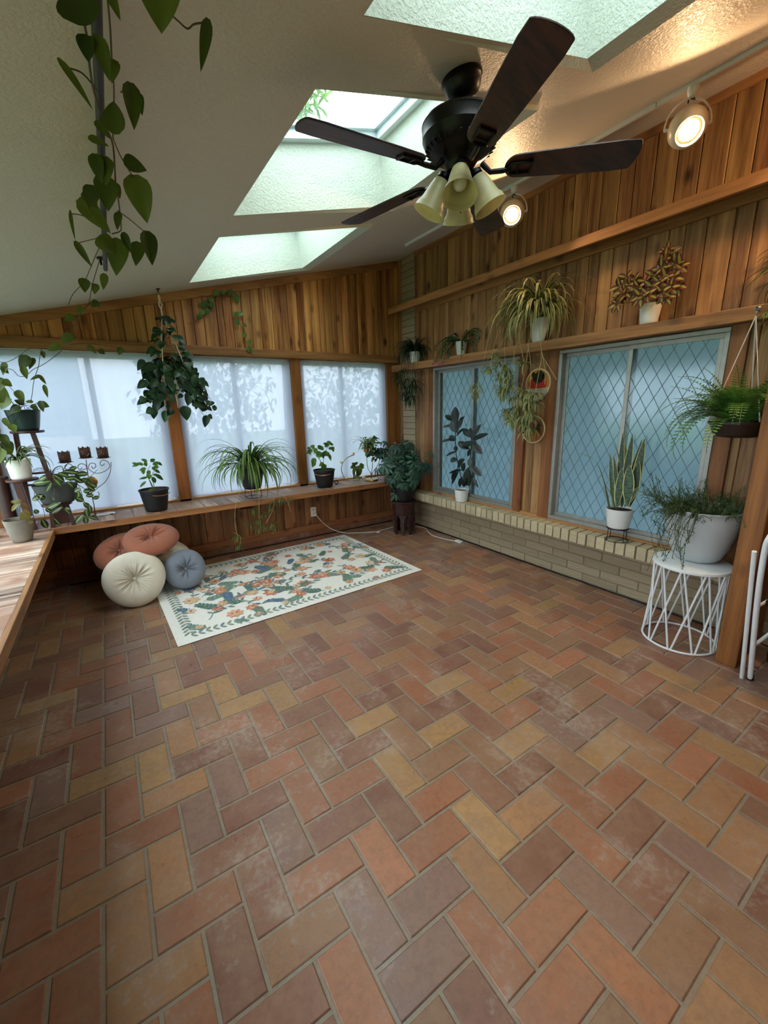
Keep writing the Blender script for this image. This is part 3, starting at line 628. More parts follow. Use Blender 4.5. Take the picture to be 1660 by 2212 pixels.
for _ in range(46):
    bigleaf(.25+(_%9)*.19+RR.uniform(-.08,.08),.2+(_//9)*.235+RR.uniform(-.08,.08),RR.random()*6.28,RR.uniform(.13,.22),RR.choice(TEAL[:4]))
for gi in range(44): flower(.2+(gi%9)*.21+RR.uniform(-.06,.06),.18+(gi//9)*.26+RR.uniform(-.07,.07),RR.uniform(.03,.07),RR.choice(CORAL if RR.random()<.75 else CREAMY))
# leafy border
for k in range(130):
    per=2*(LX+LY-.4); s_=per*k/130; i1=.10
    if s_<LX-.2: a,b,an=i1+s_,i1,0
    elif s_<LX+LY-.4: a,b,an=LX-i1,i1+s_-(LX-.2),PI/2
    elif s_<2*LX+LY-.6: a,b,an=LX-i1-(s_-(LX+LY-.4)),LY-i1,PI
    else: a,b,an=i1,LY-i1-(s_-(2*LX+LY-.6)),-PI/2
    for sg in (1,-1): petal(a,b,an+sg*.8,.055,.017,lin(((120,146,136),(104,136,150),(134,154,134))[k%3]))
m=N('printed_flatweave_rug'); at=m.n('Attribute',attribute_name='col'); v=m.tex(sc=(160,22,1)); nz=m.noise(v,1.0,3,.6); v2=m.tex(sc=(18,190,1)); n2=m.noise(v2,1.0,3,.6); f=m.ramp(m.math('MULTIPLY',nz.outputs[0],n2.outputs[0]),.20,.36)
m.set(col=m.mix(m.math('MULTIPLY',f,.38),at.outputs['Color'],lin((200,198,186))),rough=.9,spec=.1); m.bump(nz.outputs[0],.15,.002)
tag(ob('floral_rug',rug,m.m,smooth=False,origin=tuple(rg(LX/2,LY/2,0))),'cream flatweave rug printed with teal leaves and coral flowers','rug')
# ---- floor cushions ----
def fabric(name,c):
    m=N(name); v=m.tex(); a=m.noise(v,260,2); b=m.noise(v,5,3); c_=lin(c); m.set(col=m.mix(m.ramp(b.outputs[0],.3,.7),tuple(x*.86 for x in c_),tuple(min(1,x*1.08) for x in c_)),rough=.88,sheen=.25,spec=.15); m.bump(a.outputs[0],.12,.002); return m.m
def cushion(c,nrm,rad,th,mat,label,seed,spin=0,sx=1.,group='round floor cushions heaped in the corner'):
    nrm=V(nrm).normalized(); q=V((0,0,1)).rotation_difference(nrm); c=V(c); mb=MB(); NR,NT=26,96; rr=random.Random(seed); ph=[rr.random()*6.28 for _ in range(6)]; fr=[rr.choice((7,9,11,13,17,21)) for _ in range(6)]
    def pt(r,a,sg):
        u=r; body=math.sqrt(max(0,1-u**3.2)); dim=math.exp(-(u/.20)**1.5)*.80
        wr=sum(math.sin(fr[i]*a+ph[i]+2.2*math.sin(a*2+ph[i])) for i in range(5))/5; wr=-abs(wr)
        h=th*.5*body*(1-dim)+wr*th*.22*math.exp(-((u-.28)/.26)**2)
        R_=rad*(1+.02*math.sin(3*a+ph[0])); return c+q@V((R_*u*math.cos(a+spin)*sx,R_*u*math.sin(a+spin),sg*h))
    us=[1-(1-(i/NR))**1.6 for i in range(1,NR+1)]; us[-1]=1
    for sg in (1,-1):
        vs=[pt(0.0,0,sg)]+[pt(u,2*PI*k/NT,sg) for u in us for k in range(NT)]; fs=[(0,1+k,1+(k+1)%NT) for k in range(NT)]
        for i in range(NR-1):
            for k in range(NT): fs.append((1+i*NT+k,1+(i+1)*NT+k,1+(i+1)*NT+(k+1)%NT,1+i*NT+(k+1)%NT))
        if sg<0: fs=[f[::-1] for f in fs]
        mb.add(vs,fs)
    t=thing('floor_cushion',tuple(c-V((0,0,rad*.5))),label,'cushion',group)
    ob('cover',mb,mat,t)
    b=MB(); b.lathe([(.0,.012),(.011,.010),(.014,.002),(.008,-.004)],o=c+q@V((0,0,th*.10)),axis=nrm,n=16,cap=False); ob('tuft_button',b,mat,t)
    return t
TERRA=fabric('terracotta_velvet',(148,90,68)); CREAMF=fabric('cream_velvet',(214,208,192)); BLUEG=fabric('blue_grey_velvet',(128,138,152))
cushion((.175,3.93,.455),(-.02,-.34,.94),.215,.13,TERRA,'terracotta tufted cushion lying flat on top of the heap',1)
cushion((-.06,4.02,.365),(-.22,-.52,.82),.20,.13,TERRA,'terracotta tufted cushion tucked lower left behind the cream one',2)
cushion((.005,3.70,.215),(-.03,-.93,.37),.222,.14,CREAMF,'cream tufted cushion standing upright at the front of the heap',3,spin=.5)
cushion((.385,3.79,.178),(.16,-.90,.40),.172,.13,BLUEG,'grey-blue tufted cushion leaning at the edge of the floral rug',4,spin=1)
cushion((.30,4.10,.27),(.35,-.25,.9),.20,.12,CREAMF,'cream cushion mostly hidden beneath the upper terracotta one',5)
t=thing('storage_basket',(.02,4.15,0),'dark round basket in the corner shadow under the cushions','basket')
mb=MB(); pr=[(.15,0),(.17,.05),(.185,.16),(.19,.24),(.195,.245),(.18,.24),(.165,.05),(.14,.01)]; mb.lathe([(r_*(1+.012*(i%2)),z) for i,(r_,z) in enumerate(pr)],o=(-.06,4.17,0)); ob('body',mb,plain('dark_wicker',(40,30,26),.8,sc=70,bump=.6,var=.4),t)
mb=MB(); mb.ring((-.06,4.17,.243),.19,.008); ob('rim',mb,DARKW,t)
# ---- outlet and cords ----
t=thing('wall_outlet',(1.925,YB-.01,.24),'cream duplex wall outlet below the ledge with a white plug','outlet')
mb=MB(); mb.box((1.89,YB-.009,.245),(1.96,YB,.36)); ob('cover_plate',mb,plain('outlet_plastic',(222,216,198),.4,var=.02),t,smooth=False,bevel=.002)
for z in (.275,.33):
    mb=MB(); mb.lathe([(.0,.001),(.015,.001),(.016,0)],o=(1.925,YB-.0095,z),axis=(0,-1,0),n=20); ob('socket',mb,plain('socket_face',(196,188,170),.5),t)
t=thing('extension_cord',(2.6,4.2,0),'white extension cord trailing from the outlet behind the stool','cord')
mb=MB(); P=[(1.94,YB-.03,.275),(1.97,YB-.035,.23),(2.03,YB-.04,.15),(2.13,YB-.06,.06),(2.25,4.37,.012),(2.377,4.291,.006),(2.5,4.22,.006),(2.60,4.175,.006),(2.63,4.15,.006),(2.60,4.13,.006),(2.585,4.165,.009),(2.65,4.19,.006),(2.80,4.21,.006),(2.95,4.22,.006),(3.08,4.13,.006),(3.17,3.95,.006),(3.11,3.8,.006),(3.05,3.64,.006),(3.06,3.5,.006),(3.085,3.395,.006),(3.12,3.30,.006)]
def smooth(P,k=6):
    P=[V(p_) for p_ in P]; out=[]
    for i in range(len(P)-1):
        a,b,c,d=P[max(i-1,0)],P[i],P[i+1],P[min(i+2,len(P)-1)]
        for j in range(k):
            t_=j/k; out.append(.5*((2*b)+(c-a)*t_+(2*a-5*b+4*c-d)*t_*t_+(3*b-a-3*c+d)*t_**3))
    return out+[P[-1]]
WC=plain('white_cord',(214,214,206),.5,var=.02)
mb.tube(smooth(P),.0045,6); ob('cable',mb,WC,t)
mb=MB(); mb.box((1.918,YB-.045,.262),(1.950,YB-.009,.290)); ob('plug',mb,WC,t,bevel=.005,smooth=False)
mb=MB(); mb.box((3.10,3.22,0),(3.15,3.31,.026)); ob('socket_end',mb,WC,t,bevel=.008,smooth=False)
mb=MB(); P=[(x,YB-.03-.010*noise.noise(V((x*5,0,0))),.006) for x in [-.5+i*.06 for i in range(60)]]; mb.tube(P,.006,6); tag(ob('floor_cable',mb,BLACKM),'thin black cable lying along the back baseboard','cable')
mb=MB(); P=[(XR-.02-.012*noise.noise(V((y*5,1,0))),y,.006) for y in [.9+i*.06 for i in range(58)]]; mb.tube(P,.006,6); tag(ob('floor_cable',mb,BLACKM),'thin black cable lying along the brick half wall','cable')
# ---- carved octagonal stool ----
t=thing('carved_stool',(2.87,3.96,0),'dark carved octagonal stool in the back corner under the bushy plant','stool')
c=V((2.87,3.96,0)); mb=MB(); mb.lathe([(.150,.375),(.163,.38),(.166,.40),(.16,.405)],n=8,o=c); ob('top',mb,DARKW,t,smooth=False)
mb=MB(); mb.lathe([(.130,.24),(.134,.375),(.115,.375),(.115,.24)],n=8,o=c,cap=False); ob('apron',mb,DARKW,t,smooth=False,bevel=.004)
for k in range(8):
    a=2*PI*k/8; e=V((math.cos(a),math.sin(a),0)); s_=V((-e.y,e.x,0)); mb=MB()
    vs=[]
    for (z,w_) in ((0,.018),(.15,.021),(.205,.032),(.24,.050)):
        for dr in (.112,.134): vs+=[c+e*dr+s_*w_+V((0,0,z)),c+e*dr-s_*w_+V((0,0,z))]
    fs=[(0,1,3,2)]
    for i in range(3):
        o4=i*4; fs+=[(o4,o4+4,o4+5,o4+1),(o4+2,o4+3,o4+7,o4+6),(o4,o4+2,o4+6,o4+4),(o4+1,o4+5,o4+7,o4+3)]
    fs.append((12,14,15,13)); mb.add(vs,fs); ob('leg',mb,DARKW,t,smooth=False,bevel=.003)
# ---- white wire stool ----
c=V((2.885,.975,0)); t=thing('wire_side_stool',tuple(c),'white metal stool with zigzag wire sides under the big planter','stool')
TC=V((2.875,.965,0)); mb=MB(); mb.lathe([(.200,.517),(.205,.519),(.205,.534),(.200,.537),(.0,.537)],o=TC,n=64); ob('top',mb,WHITEM,t,bevel=.001)
mb=MB(); mb.ring(c+V((0,0,.007)),.198,.007,n=72); ob('base_ring',mb,WHITEM,t)
mb=MB(); n=10; wp=.28
for k in range(n):
    for sg in (-1,1):
        a0=2*PI*(k+.5*.0)/n+.15; a1=a0+sg*2*PI/n
        w_=lambda a,z,cc,r_:cc+V((math.cos(a)*r_,math.sin(a)*r_,z))
        p0=w_(a0+sg*.04,.519,TC,.190); pm_=w_(a0+sg*(PI/n)*.5,.26,(c+TC)/2,.188); p1=w_(a1,.010,c,.197)
        o_=w_(a1-sg*.04,.010,c,.197); mb.tube([p0,o_],.0058,6)
ob('wire_side',mb,WHITEM,t)
# ---- folding ladder at the right edge ----
t=thing('folding_step_ladder',(2.85,.5,0),'white tubular folding step ladder cut off at the right edge','ladder')
def px_(x,y,d): return V((x,y,d))
a0,a1,a2=V((2.70,.560,.0)),V((2.655,.557,.52)),V((2.66,.52,.66))
LP=[V((2.743,0.565,0.027)),V((2.551,0.560,0.524)),V((2.474,0.555,0.796)),V((2.461,0.545,0.880)),V((2.532,0.530,0.937))]
LP[0].z=.0
mb=MB(); mb.tube(smooth(LP),.0125,10); ob('side_rail',mb,WHITEM,t)
mb=MB(); mb.tube([LP[0]+V((-.02,.03,0)),LP[2]+V((-.005,.035,0))],.010,10); ob('rear_rail',mb,WHITEM,t)
mb=MB(); m1=LP[0].lerp(LP[2],.30); m2=LP[0].lerp(LP[2],.62); mb.tube([m1,m1+V((.22,-.10,.18))],.009); mb.tube([m2,m2+V((.26,-.02,.0))],.008); ob('cross_brace',mb,WHITEM,t)
mb=MB(); s0=LP[0].lerp(LP[2],.62)+V((.03,-.01,-.01)); mb.box(tuple(s0+V((.03,-.16,0))),tuple(s0+V((.30,.0,.03))),(.3,.3,.3)); ob('step',mb,BLACKM,t,smooth=False,bevel=.004)
mb=MB(); mb.lathe([(.014,0),(.016,.002),(.015,.03)],o=LP[0]); ob('rubber_foot',mb,BLACKM,t)
# dark cloth bag behind the ladder

# ================= PLANTS =================
PGREEN=leafmat('pothos_leaf',(40,58,14),(104,122,46),tr=.3)
PDARK=leafmat('philodendron_leaf',(16,40,26),(44,84,44),tr=.15)
SPID=leafmat('spider_leaf_green',(38,66,22),(96,136,56),stripe=((150,176,96),.05,.22),tr=.25)
SPIDV=leafmat('spider_leaf_variegated',(66,92,44),(112,128,68),edge=((226,218,156),.27),tr=.25)
SPIDW=leafmat('spider_leaf_white_edge',(38,64,34),(70,100,58),edge=((196,206,160),.30),tr=.25)
SPIDD=leafmat('spider_leaf_dark',(16,36,20),(48,78,40),tr=.2)
PEP=leafmat('pepper_leaf',(44,80,30),(108,146,66),tr=.3)
SCHEF=leafmat('schefflera_leaf',(24,54,42),(70,108,84),tr=.1)
RUB=leafmat('rubber_leaf',(10,18,16),(30,46,38),rough=.35,tr=.03,spec=.4)
SNAKE=leafmat('snake_leaf',(40,66,44),(70,98,66),edge=((196,192,116),.40),band=(30,48,34),tr=.08)
FERN=leafmat('fern_frond',(52,98,38),(118,168,76),tr=.25)
SEDUM=leafmat('trailing_needles',(38,62,30),(92,118,60),tr=.15)
COLEUS=leafmat('coleus_leaf',(84,30,30),(118,48,42),center=((168,172,58),.12,.26),tr=.25)
HOYA=leafmat('variegated_wax_leaf',(22,48,26),(52,84,42),center=((150,160,96),.07,.22),tr=.15)
CACT=leafmat('christmas_cactus',(22,48,26),(56,88,44),tr=.1)
SUCC=leafmat('purple_grey_strap',(60,44,48),(96,80,72),tr=.1)
SEEDL=leafmat('red_green_seedling',(120,120,56),(110,52,52),tr=.3)
STEM=plain('green_stem',(88,100,50),.6,var=.2); STEMB=plain('brown_stem',(74,60,38),.7,var=.3); RUN=plain('pale_runner',(176,164,104),.6,var=.1)
WPOT=plain('white_glazed_pot',(222,222,216),.3,var=.02); GPOT=plain('light_grey_pot',(188,192,192),.45,var=.03); BPOT=plain('black_plastic_pot',(9,9,10),.6); TPOT=plain('dark_teal_pot',(28,52,54),.3,var=.25,sc=6)
CPOT=plain('weathered_concrete',(128,124,112),.9,var=.2,sc=9,bump=.3); BRPOT=plain('brown_plastic_bowl',(48,32,24),.45); MPOT=plain('marbled_pot',(196,196,190),.4,var=.2,sc=7); SLATE=plain('slate_grey_planter',(62,66,64),.7,var=.2); COP=plain('copper_handle',(186,130,98),.35,.7)
def pot(t,c,r0,r1,h,mat,rim=.004,lip=0,soil=.85,name='pot',sx=1,sy=1,ribs=0):
    mb=MB(); pr=[(r0*.9,0),(r0,.004)]; n=24 if ribs else 8
    for i in range(1,n+1):
        tt=i/n; pr.append((r0+(r1-r0)*tt**.85+(ribs*math.sin(tt*PI*22) if ribs else 0),h*tt))
    if lip: pr+= [(r1+lip,h-.012),(r1+lip,h)]
    pr+=[(r1-rim,h),(r1-rim-.002,h*soil),(r0*.8,.01)]
    mb.lathe(pr,o=c,n=48,sx=sx,sy=sy,cap=False); p=ob(name,mb,mat,t)
    mb=MB(); rs=r0+(r1-r0)*soil**.85-rim; mb.lathe([(rs,h*soil-.012),(rs,h*soil-.004),(rs*.5,h*soil),(0,h*soil+.003)],o=c,n=24,sx=sx,sy=sy,cap=False); ob('soil',mb,SOIL,t); return p
def tone(): k=R.random(); return (k,R.random(),R.random())
def spider(mb,c,n,L,W,el=(.5,1.45),g=(1.6,2.6),az=None,r0=.012,nseg=9,fold=.35):
    for i in range(n):
        a=R.uniform(0,2*PI) if az is None else R.uniform(*az); e=R.uniform(*el); l=L*R.uniform(.6,1.1)
        mb.blade(V(c)+V((math.cos(a)*r0,math.sin(a)*r0,0)),a,e,l,W*R.uniform(.8,1.15),R.uniform(*g),nseg,tone(),fold)
def baby(mb,c,L=.10,n=12,W=.009,down=0):
    for i in range(n):
        a=R.uniform(0,2*PI); mb.blade(V(c),a,R.uniform(-.3-down,1.0-down),L*R.uniform(.6,1.1),W,R.uniform(1.2,2.2),6,tone(),.3)
def runner(mb,P,r=.0022): mb.tube(smooth(P,5),r,5)
def heart(mb,st,b,tip,w_,kind='heart',droop=.35,stem=None,up=None):
    b,tip=V(b),V(tip); d=tip-b; 
    u=V(up) if up else V((R.uniform(-.3,.3)-.2,-1,R.uniform(.1,.5)))
    mb.leaf(b,d,u,d.length*1.03,w_,kind,droop,-.3,8,tone())
    if stem is not None: st.tube(smooth([V(stem),(V(stem)+b)/2+V((0,0,.015)),b],4),.0018,5)
# ---- golden pothos along the ceiling pole ----
t=thing('climbing_pothos',(.15,2.4,2.38),'golden pothos with big heart leaves wound along the ceiling pole at upper left','plant')
lv=MB(); st=MB()
LV=[((0.089,1.187,2.259),(0.075,1.187,2.320),0.081),
 ((0.139,1.185,2.330),(0.156,1.185,2.285),0.022),
 ((0.223,1.106,2.330),(0.213,1.106,2.241),0.084),
 ((0.325,1.163,2.330),(0.300,1.163,2.237),0.025),
 ((0.103,1.342,2.330),(0.092,1.342,2.284),0.044),
 ((0.122,1.333,2.330),(0.133,1.333,2.254),0.036),
 ((0.047,1.458,2.330),(0.107,1.458,2.253),0.020),
 ((0.146,1.504,2.241),(0.147,1.504,2.326),0.057),
 ((0.193,1.461,2.330),(0.189,1.461,2.233),0.044),
 ((0.115,1.671,2.330),(0.149,1.671,2.299),0.027),
 ((0.098,1.769,2.330),(0.153,1.769,2.330),0.026),
 ((0.110,1.870,2.330),(0.110,1.870,2.251),0.046),
 ((0.135,1.870,2.330),(0.122,1.870,2.248),0.059),
 ((0.197,1.863,2.330),(0.268,1.863,2.331),0.057),
 ((0.230,1.967,2.330),(0.251,1.967,2.188),0.092),
 ((0.141,2.018,2.330),(0.127,2.018,2.224),0.078),
 ((0.105,2.116,2.330),(0.066,2.116,2.258),0.067),
 ((0.058,2.266,2.330),(0.153,2.266,2.233),0.075),
 ((0.189,2.309,2.330),(0.164,2.309,2.264),0.036),
 ((0.308,2.489,2.330),(0.317,2.489,2.190),0.075),
 ((0.282,2.649,2.330),(0.248,2.649,2.224),0.066),
 ((0.116,2.654,2.330),(0.177,2.654,2.269),0.090),
 ((0.199,2.668,2.330),(0.150,2.668,2.169),0.102),
 ((0.214,2.541,2.330),(0.232,2.541,2.246),0.038),
 ((0.019,2.783,2.330),(0.071,2.783,2.225),0.035),
 ((0.015,2.399,2.330),(0.006,2.399,2.221),0.016),
 ((0.163,2.043,2.330),(0.182,2.043,2.286),0.038),
 ((0.076,2.161,2.330),(0.106,2.161,2.279),0.053),
 ((0.151,1.883,2.330),(0.111,1.883,2.273),0.041),
 ((0.028,3.200,2.268),(0.017,3.200,2.193),0.060),
 ((0.085,3.200,2.245),(0.058,3.200,2.192),0.047),
 ((0.134,3.200,2.306),(0.111,3.200,2.218),0.044),
 ((0.075,3.300,2.174),(0.036,3.300,2.139),0.043),
 ((-0.012,3.300,2.134),(-0.043,3.300,2.085),0.039),
 ((-0.064,3.400,2.095),(-0.120,3.400,2.069),0.052),
 ((-0.093,3.500,1.995),(-0.170,3.500,1.951),0.066),
 ((-0.174,3.600,1.941),(-0.249,3.600,1.915),0.055),
 ((-0.368,3.800,1.886),(-0.435,3.800,1.798),0.075),
 ((-0.404,3.800,1.819),(-0.400,3.800,1.736),0.044),
 ((-0.338,3.800,1.875),(-0.385,3.800,1.805),0.041),
 ((-0.491,3.800,1.840),(-0.528,3.800,1.763),0.043),
 ((-0.511,3.800,1.819),(-0.485,3.800,1.773),0.037),
 ((-0.534,3.900,1.740),(-0.493,3.900,1.698),0.051),
 ((-0.597,3.900,1.655),(-0.558,3.900,1.588),0.107),
 ((-0.018,3.700,1.962),(0.034,3.700,1.916),0.045),
 ((0.046,3.700,1.941),(0.077,3.700,1.912),0.039),
 ((0.180,3.700,1.960),(0.155,3.700,1.909),0.047),
 ((-0.282,3.800,1.925),(-0.281,3.800,1.877),0.029),
 ((-0.329,4.000,1.711),(-0.324,4.000,1.619),0.030),
 ((-0.343,4.000,1.781),(-0.415,4.000,1.755),0.027),
 ((-0.343,4.000,1.781),(-0.312,4.000,1.717),0.027),
 ((0.157,1.390,2.330),(0.139,1.390,2.285),0.027),
 ((0.212,1.483,2.330),(0.212,1.483,2.284),0.025)]
PN=V((0.143,1.300,2.387))
for b,tp,w_ in LV:
    heart(lv,st,b,tp,w_)
VN=[[(0.094,1.193,2.342),(0.099,1.319,2.341),(0.104,1.372,2.341),(0.106,1.465,2.341),(0.117,1.580,2.340),(0.144,1.712,2.340),(0.161,1.809,2.340),(0.173,2.069,2.339),(0.187,2.229,2.339),(0.202,2.478,2.338),(0.197,2.541,2.338),(0.168,2.588,2.338)],
[(0.141,1.219,2.342),(0.147,1.303,2.341),(0.152,1.421,2.341),(0.158,1.526,2.341),(0.159,1.755,2.340)],
[(0.160,1.754,2.340),(0.184,1.855,2.340),(0.232,1.989,2.339)],[(0.184,2.302,2.339),(0.241,2.389,2.339),(0.311,2.514,2.338)],[(0.235,1.186,2.342),(0.273,1.207,2.342),(0.294,1.217,2.342),(0.305,1.197,2.342),(0.328,1.178,2.342)],
[(0.106,2.476,2.338),(0.052,2.428,2.339),(0.014,2.434,2.338)],[(0.104,2.688,2.338),(0.049,2.765,2.338),(0.019,2.810,2.338)],[(0.123,1.547,2.341),(0.091,1.492,2.341),(0.063,1.488,2.341)],[(0.174,1.516,2.341),(0.187,1.489,2.341),(0.195,1.480,2.341)],
[(0.130,2.706,2.338),(0.105,2.901,2.338),(0.063,3.000,2.280),(0.026,3.200,2.258),(-0.041,3.300,2.205),(-0.076,3.400,2.163)],
[(0.117,3.015,2.338),(0.082,3.100,2.272),(0.057,3.200,2.227),(0.030,3.300,2.161),(-0.005,3.300,2.119),(-0.043,3.400,2.081),(-0.088,3.500,2.025),(-0.123,3.600,1.981),(-0.179,3.800,1.936),(-0.240,3.800,1.882),(-0.305,3.900,1.849),(-0.362,3.900,1.817),(-0.418,3.950,1.776),(-0.456,3.950,1.776),(-0.485,3.950,1.818),(-0.545,3.950,1.819)],
[(-0.337,3.800,1.952),(-0.378,3.850,1.932),(-0.420,3.900,1.906),(-0.468,3.900,1.874),(-0.511,3.900,1.858),(-0.556,3.900,1.871)],[(-0.291,3.900,1.960),(-0.316,3.950,1.903),(-0.339,4.000,1.845),(-0.384,4.050,1.758),(-0.416,4.100,1.669),(-0.440,4.150,1.611)],
[(0.025,3.200,2.253),(0.054,3.200,2.252),(0.085,3.200,2.245)],[(0.030,3.300,2.161),(0.063,3.300,2.178),(0.081,3.300,2.140)],[(-0.118,3.600,1.953),(-0.041,3.700,1.979),(0.052,3.750,1.981),(0.185,3.800,1.972)]]
for P in VN: st.tube(smooth(P,5),.0028 if P is VN[0] else .0020,6)
ob('leaves',lv,PGREEN,t); ob('vine',st,STEMB,t)
t=thing('ceiling_pole',(.15,2,2.38),'dark metal pole fixed under the ceiling with the pothos climbing on it','pole')
mb=MB(); mb.tube([(.118,.55,2.38),(.151,3.36,2.38)],.012,12); ob('tube',mb,plain('dark_pole',(60,50,48),.5,.3),t)
for y in (.9,3.28):
    mb=MB(); mb.tube([(.13,y,2.38),(.13,y,cz(.13)-.003)],.006); mb.lathe([(.02,0),(.02,.006)],o=(.13,y,cz(.13)-.012)); ob('bracket',mb,BLACKM,t)
# ---- hanging philodendron in macrame ----
t=thing('hanging_philodendron',(.57,4.32,1.6),'dark green heart-leaf plant trailing from a white pot in a rope hanger','plant')
HC=V((.575,4.26,1.70)); pot(t,HC,.075,.105,.19,WPOT)
lv=MB(); st=MB()
top=HC+V((0,0,.19))
def cascade(top,rad,n,L,sz,lv,st,kind='heart',el=.5,spr=.12,seed=None,sway=(0,0)):
    for i in range(n):
        a=R.uniform(0,2*PI); e=V((math.cos(a),math.sin(a),0)); l=L*R.uniform(.25,1); p=top+e*rad*.4; P=[p.copy(),p+e*rad*R.uniform(.5,.75)+V((0,0,R.uniform(.02,el*.15)))]
        k=max(3,int(l/.045)); q=P[-1].copy()
        for j in range(k):
            q=q+V((e.x*.10*spr+R.uniform(-.022,.022)+sway[0],min(.0,e.y*.10*spr+R.uniform(-.022,.022)) if q.y>4.42 else e.y*.10*spr+R.uniform(-.022,.022),-l/k*R.uniform(.8,1.1))); P.append(q.copy())
            for _ in range(R.choice((1,1,2))):
                d=V((R.gauss(0,.8),R.gauss(0,.5)-.3,-.75)).normalized(); b=q+V((R.uniform(-.03,.03),R.uniform(-.03,.02),R.uniform(0,.02))); s_=sz*R.uniform(.65,1.15)
                lv.leaf(b,d,V((R.gauss(0,.4),-1,.5)),s_,s_*.72,kind,.4,-.25,6,tone()); st.tube([q,b],.0014,4)
        st.tube(P,.0018,5)
    for i in range(int(n*1.6)):
        a=R.uniform(0,2*PI); e=V((math.cos(a),math.sin(a),0)); b=top+e*rad*R.uniform(.2,1)+V((0,0,R.uniform(.0,.10))); d=(e+V((0,0,R.uniform(-.5,.6)))).normalized(); s_=sz*R.uniform(.7,1.15); lv.leaf(b,d,(0,0,1),s_,s_*.7,kind,.7,-.25,6,tone()); st.tube([top+e*rad*.3,b],.0014,4)
cascade(top,.13,26,.46,.09,lv,st); 
# foliage climbing up the ropes
for i in range(52):
    f=R.random(); z=1.89+.42*f; r_=.13*(1-f)+.03; a=R.uniform(0,2*PI); b=V((.565+math.cos(a)*r_,4.27+math.sin(a)*r_*.7,z)); d=V((math.cos(a),math.sin(a)-.4,R.uniform(-1.1,.1))).normalized(); s_=.085*R.uniform(.7,1.2)
    lv.leaf(b,d,V((0,-.6,.8)),s_,s_*.7,'heart',.5,-.25,6,tone()); st.tube([b,V((.565,4.27,z-.02))],.0014,4)

PX=[V(q) for q in [(0.630,4.200,1.742),(0.681,4.180,1.662),(0.715,4.150,1.572),(0.746,4.120,1.486),(0.776,4.100,1.436)]]; st.tube(smooth(PX,4),.002,5)
for b,tp,w_ in [((0.778,4.100,1.457),(0.745,4.100,1.351),0.067),
 ((0.791,4.100,1.465),(0.831,4.100,1.434),0.050),
 ((0.732,4.150,1.613),(0.792,4.150,1.588),0.042),
 ((0.738,4.150,1.780),(0.746,4.150,1.725),0.037),
 ((0.693,4.130,1.572),(0.813,4.130,1.530),0.050),
 ((0.669,4.150,1.661),(0.631,4.150,1.542),0.074),
 ((0.615,4.150,1.542),(0.614,4.150,1.413),0.099),
 ((0.309,4.150,1.625),(0.267,4.150,1.591),0.063),
 ((0.358,4.150,1.528),(0.295,4.150,1.499),0.072),
 ((0.443,4.150,1.577),(0.358,4.150,1.528),0.056),
 ((0.462,4.150,1.506),(0.427,4.150,1.409),0.073),
 ((0.430,4.150,1.662),(0.352,4.150,1.681),0.056),
 ((0.409,4.150,1.887),(0.301,4.150,1.848),0.078),
 ((0.339,4.150,1.756),(0.259,4.150,1.700),0.070),
 ((0.346,4.150,1.922),(0.280,4.150,1.840),0.062)]: heart(lv,st,b,tp,w_)
ob('leaves',lv,PDARK,t); ob('vine',st,STEMB,t)
ROPE=plain('cotton_rope',(206,196,172),.9,var=.1)
t2=thing('rope_plant_hanger',(.555,4.30,1.68),'knotted white rope plant hanger on a ceiling hook above the dark trailing plant','plant hanger')
hk=V((.551,4.30,cz(.551))); kn=V((.556,4.29,2.32)); 
mb=MB(); mb.lathe([(.016,0),(.016,-.006),(.005,-.01),(.004,-.03)],o=hk); mb.tube([hk+V((0,0,-.025)),hk+V((.01,0,-.04)),hk+V((.0,0,-.052)),hk+V((-.008,0,-.04))],.0025,6); ob('hook',mb,BLACKM,t2)
mb=MB()
for sg in (-1,1):
    P=[hk+V((0,0,-.045))]+[hk.lerp(kn,f)+V((.012*math.sin(f*9)*sg,0,-.02)) for f in (.3,.5,.7)]+[kn]; mb.tube(smooth(P,5),.005,6)
for k in range(4):
    a=PI/4+PI/2*k; e=V((math.cos(a),math.sin(a),0)); P=[kn,kn.lerp(HC+V((0,0,.19))+e*.118,.5)+e*.01,HC+V((0,0,.19))+e*.118,HC+V((0,0,.08))+e*.105,HC+V((0,0,-.01))+e*.04,HC+V((0,0,-.05))]; mb.tube(smooth(P,5),.004,6)
mb.tube([HC+V((0,0,-.04)),HC+V((0,0,-.16))],[.010,.004]); ob('ropes',mb,ROPE,t2)
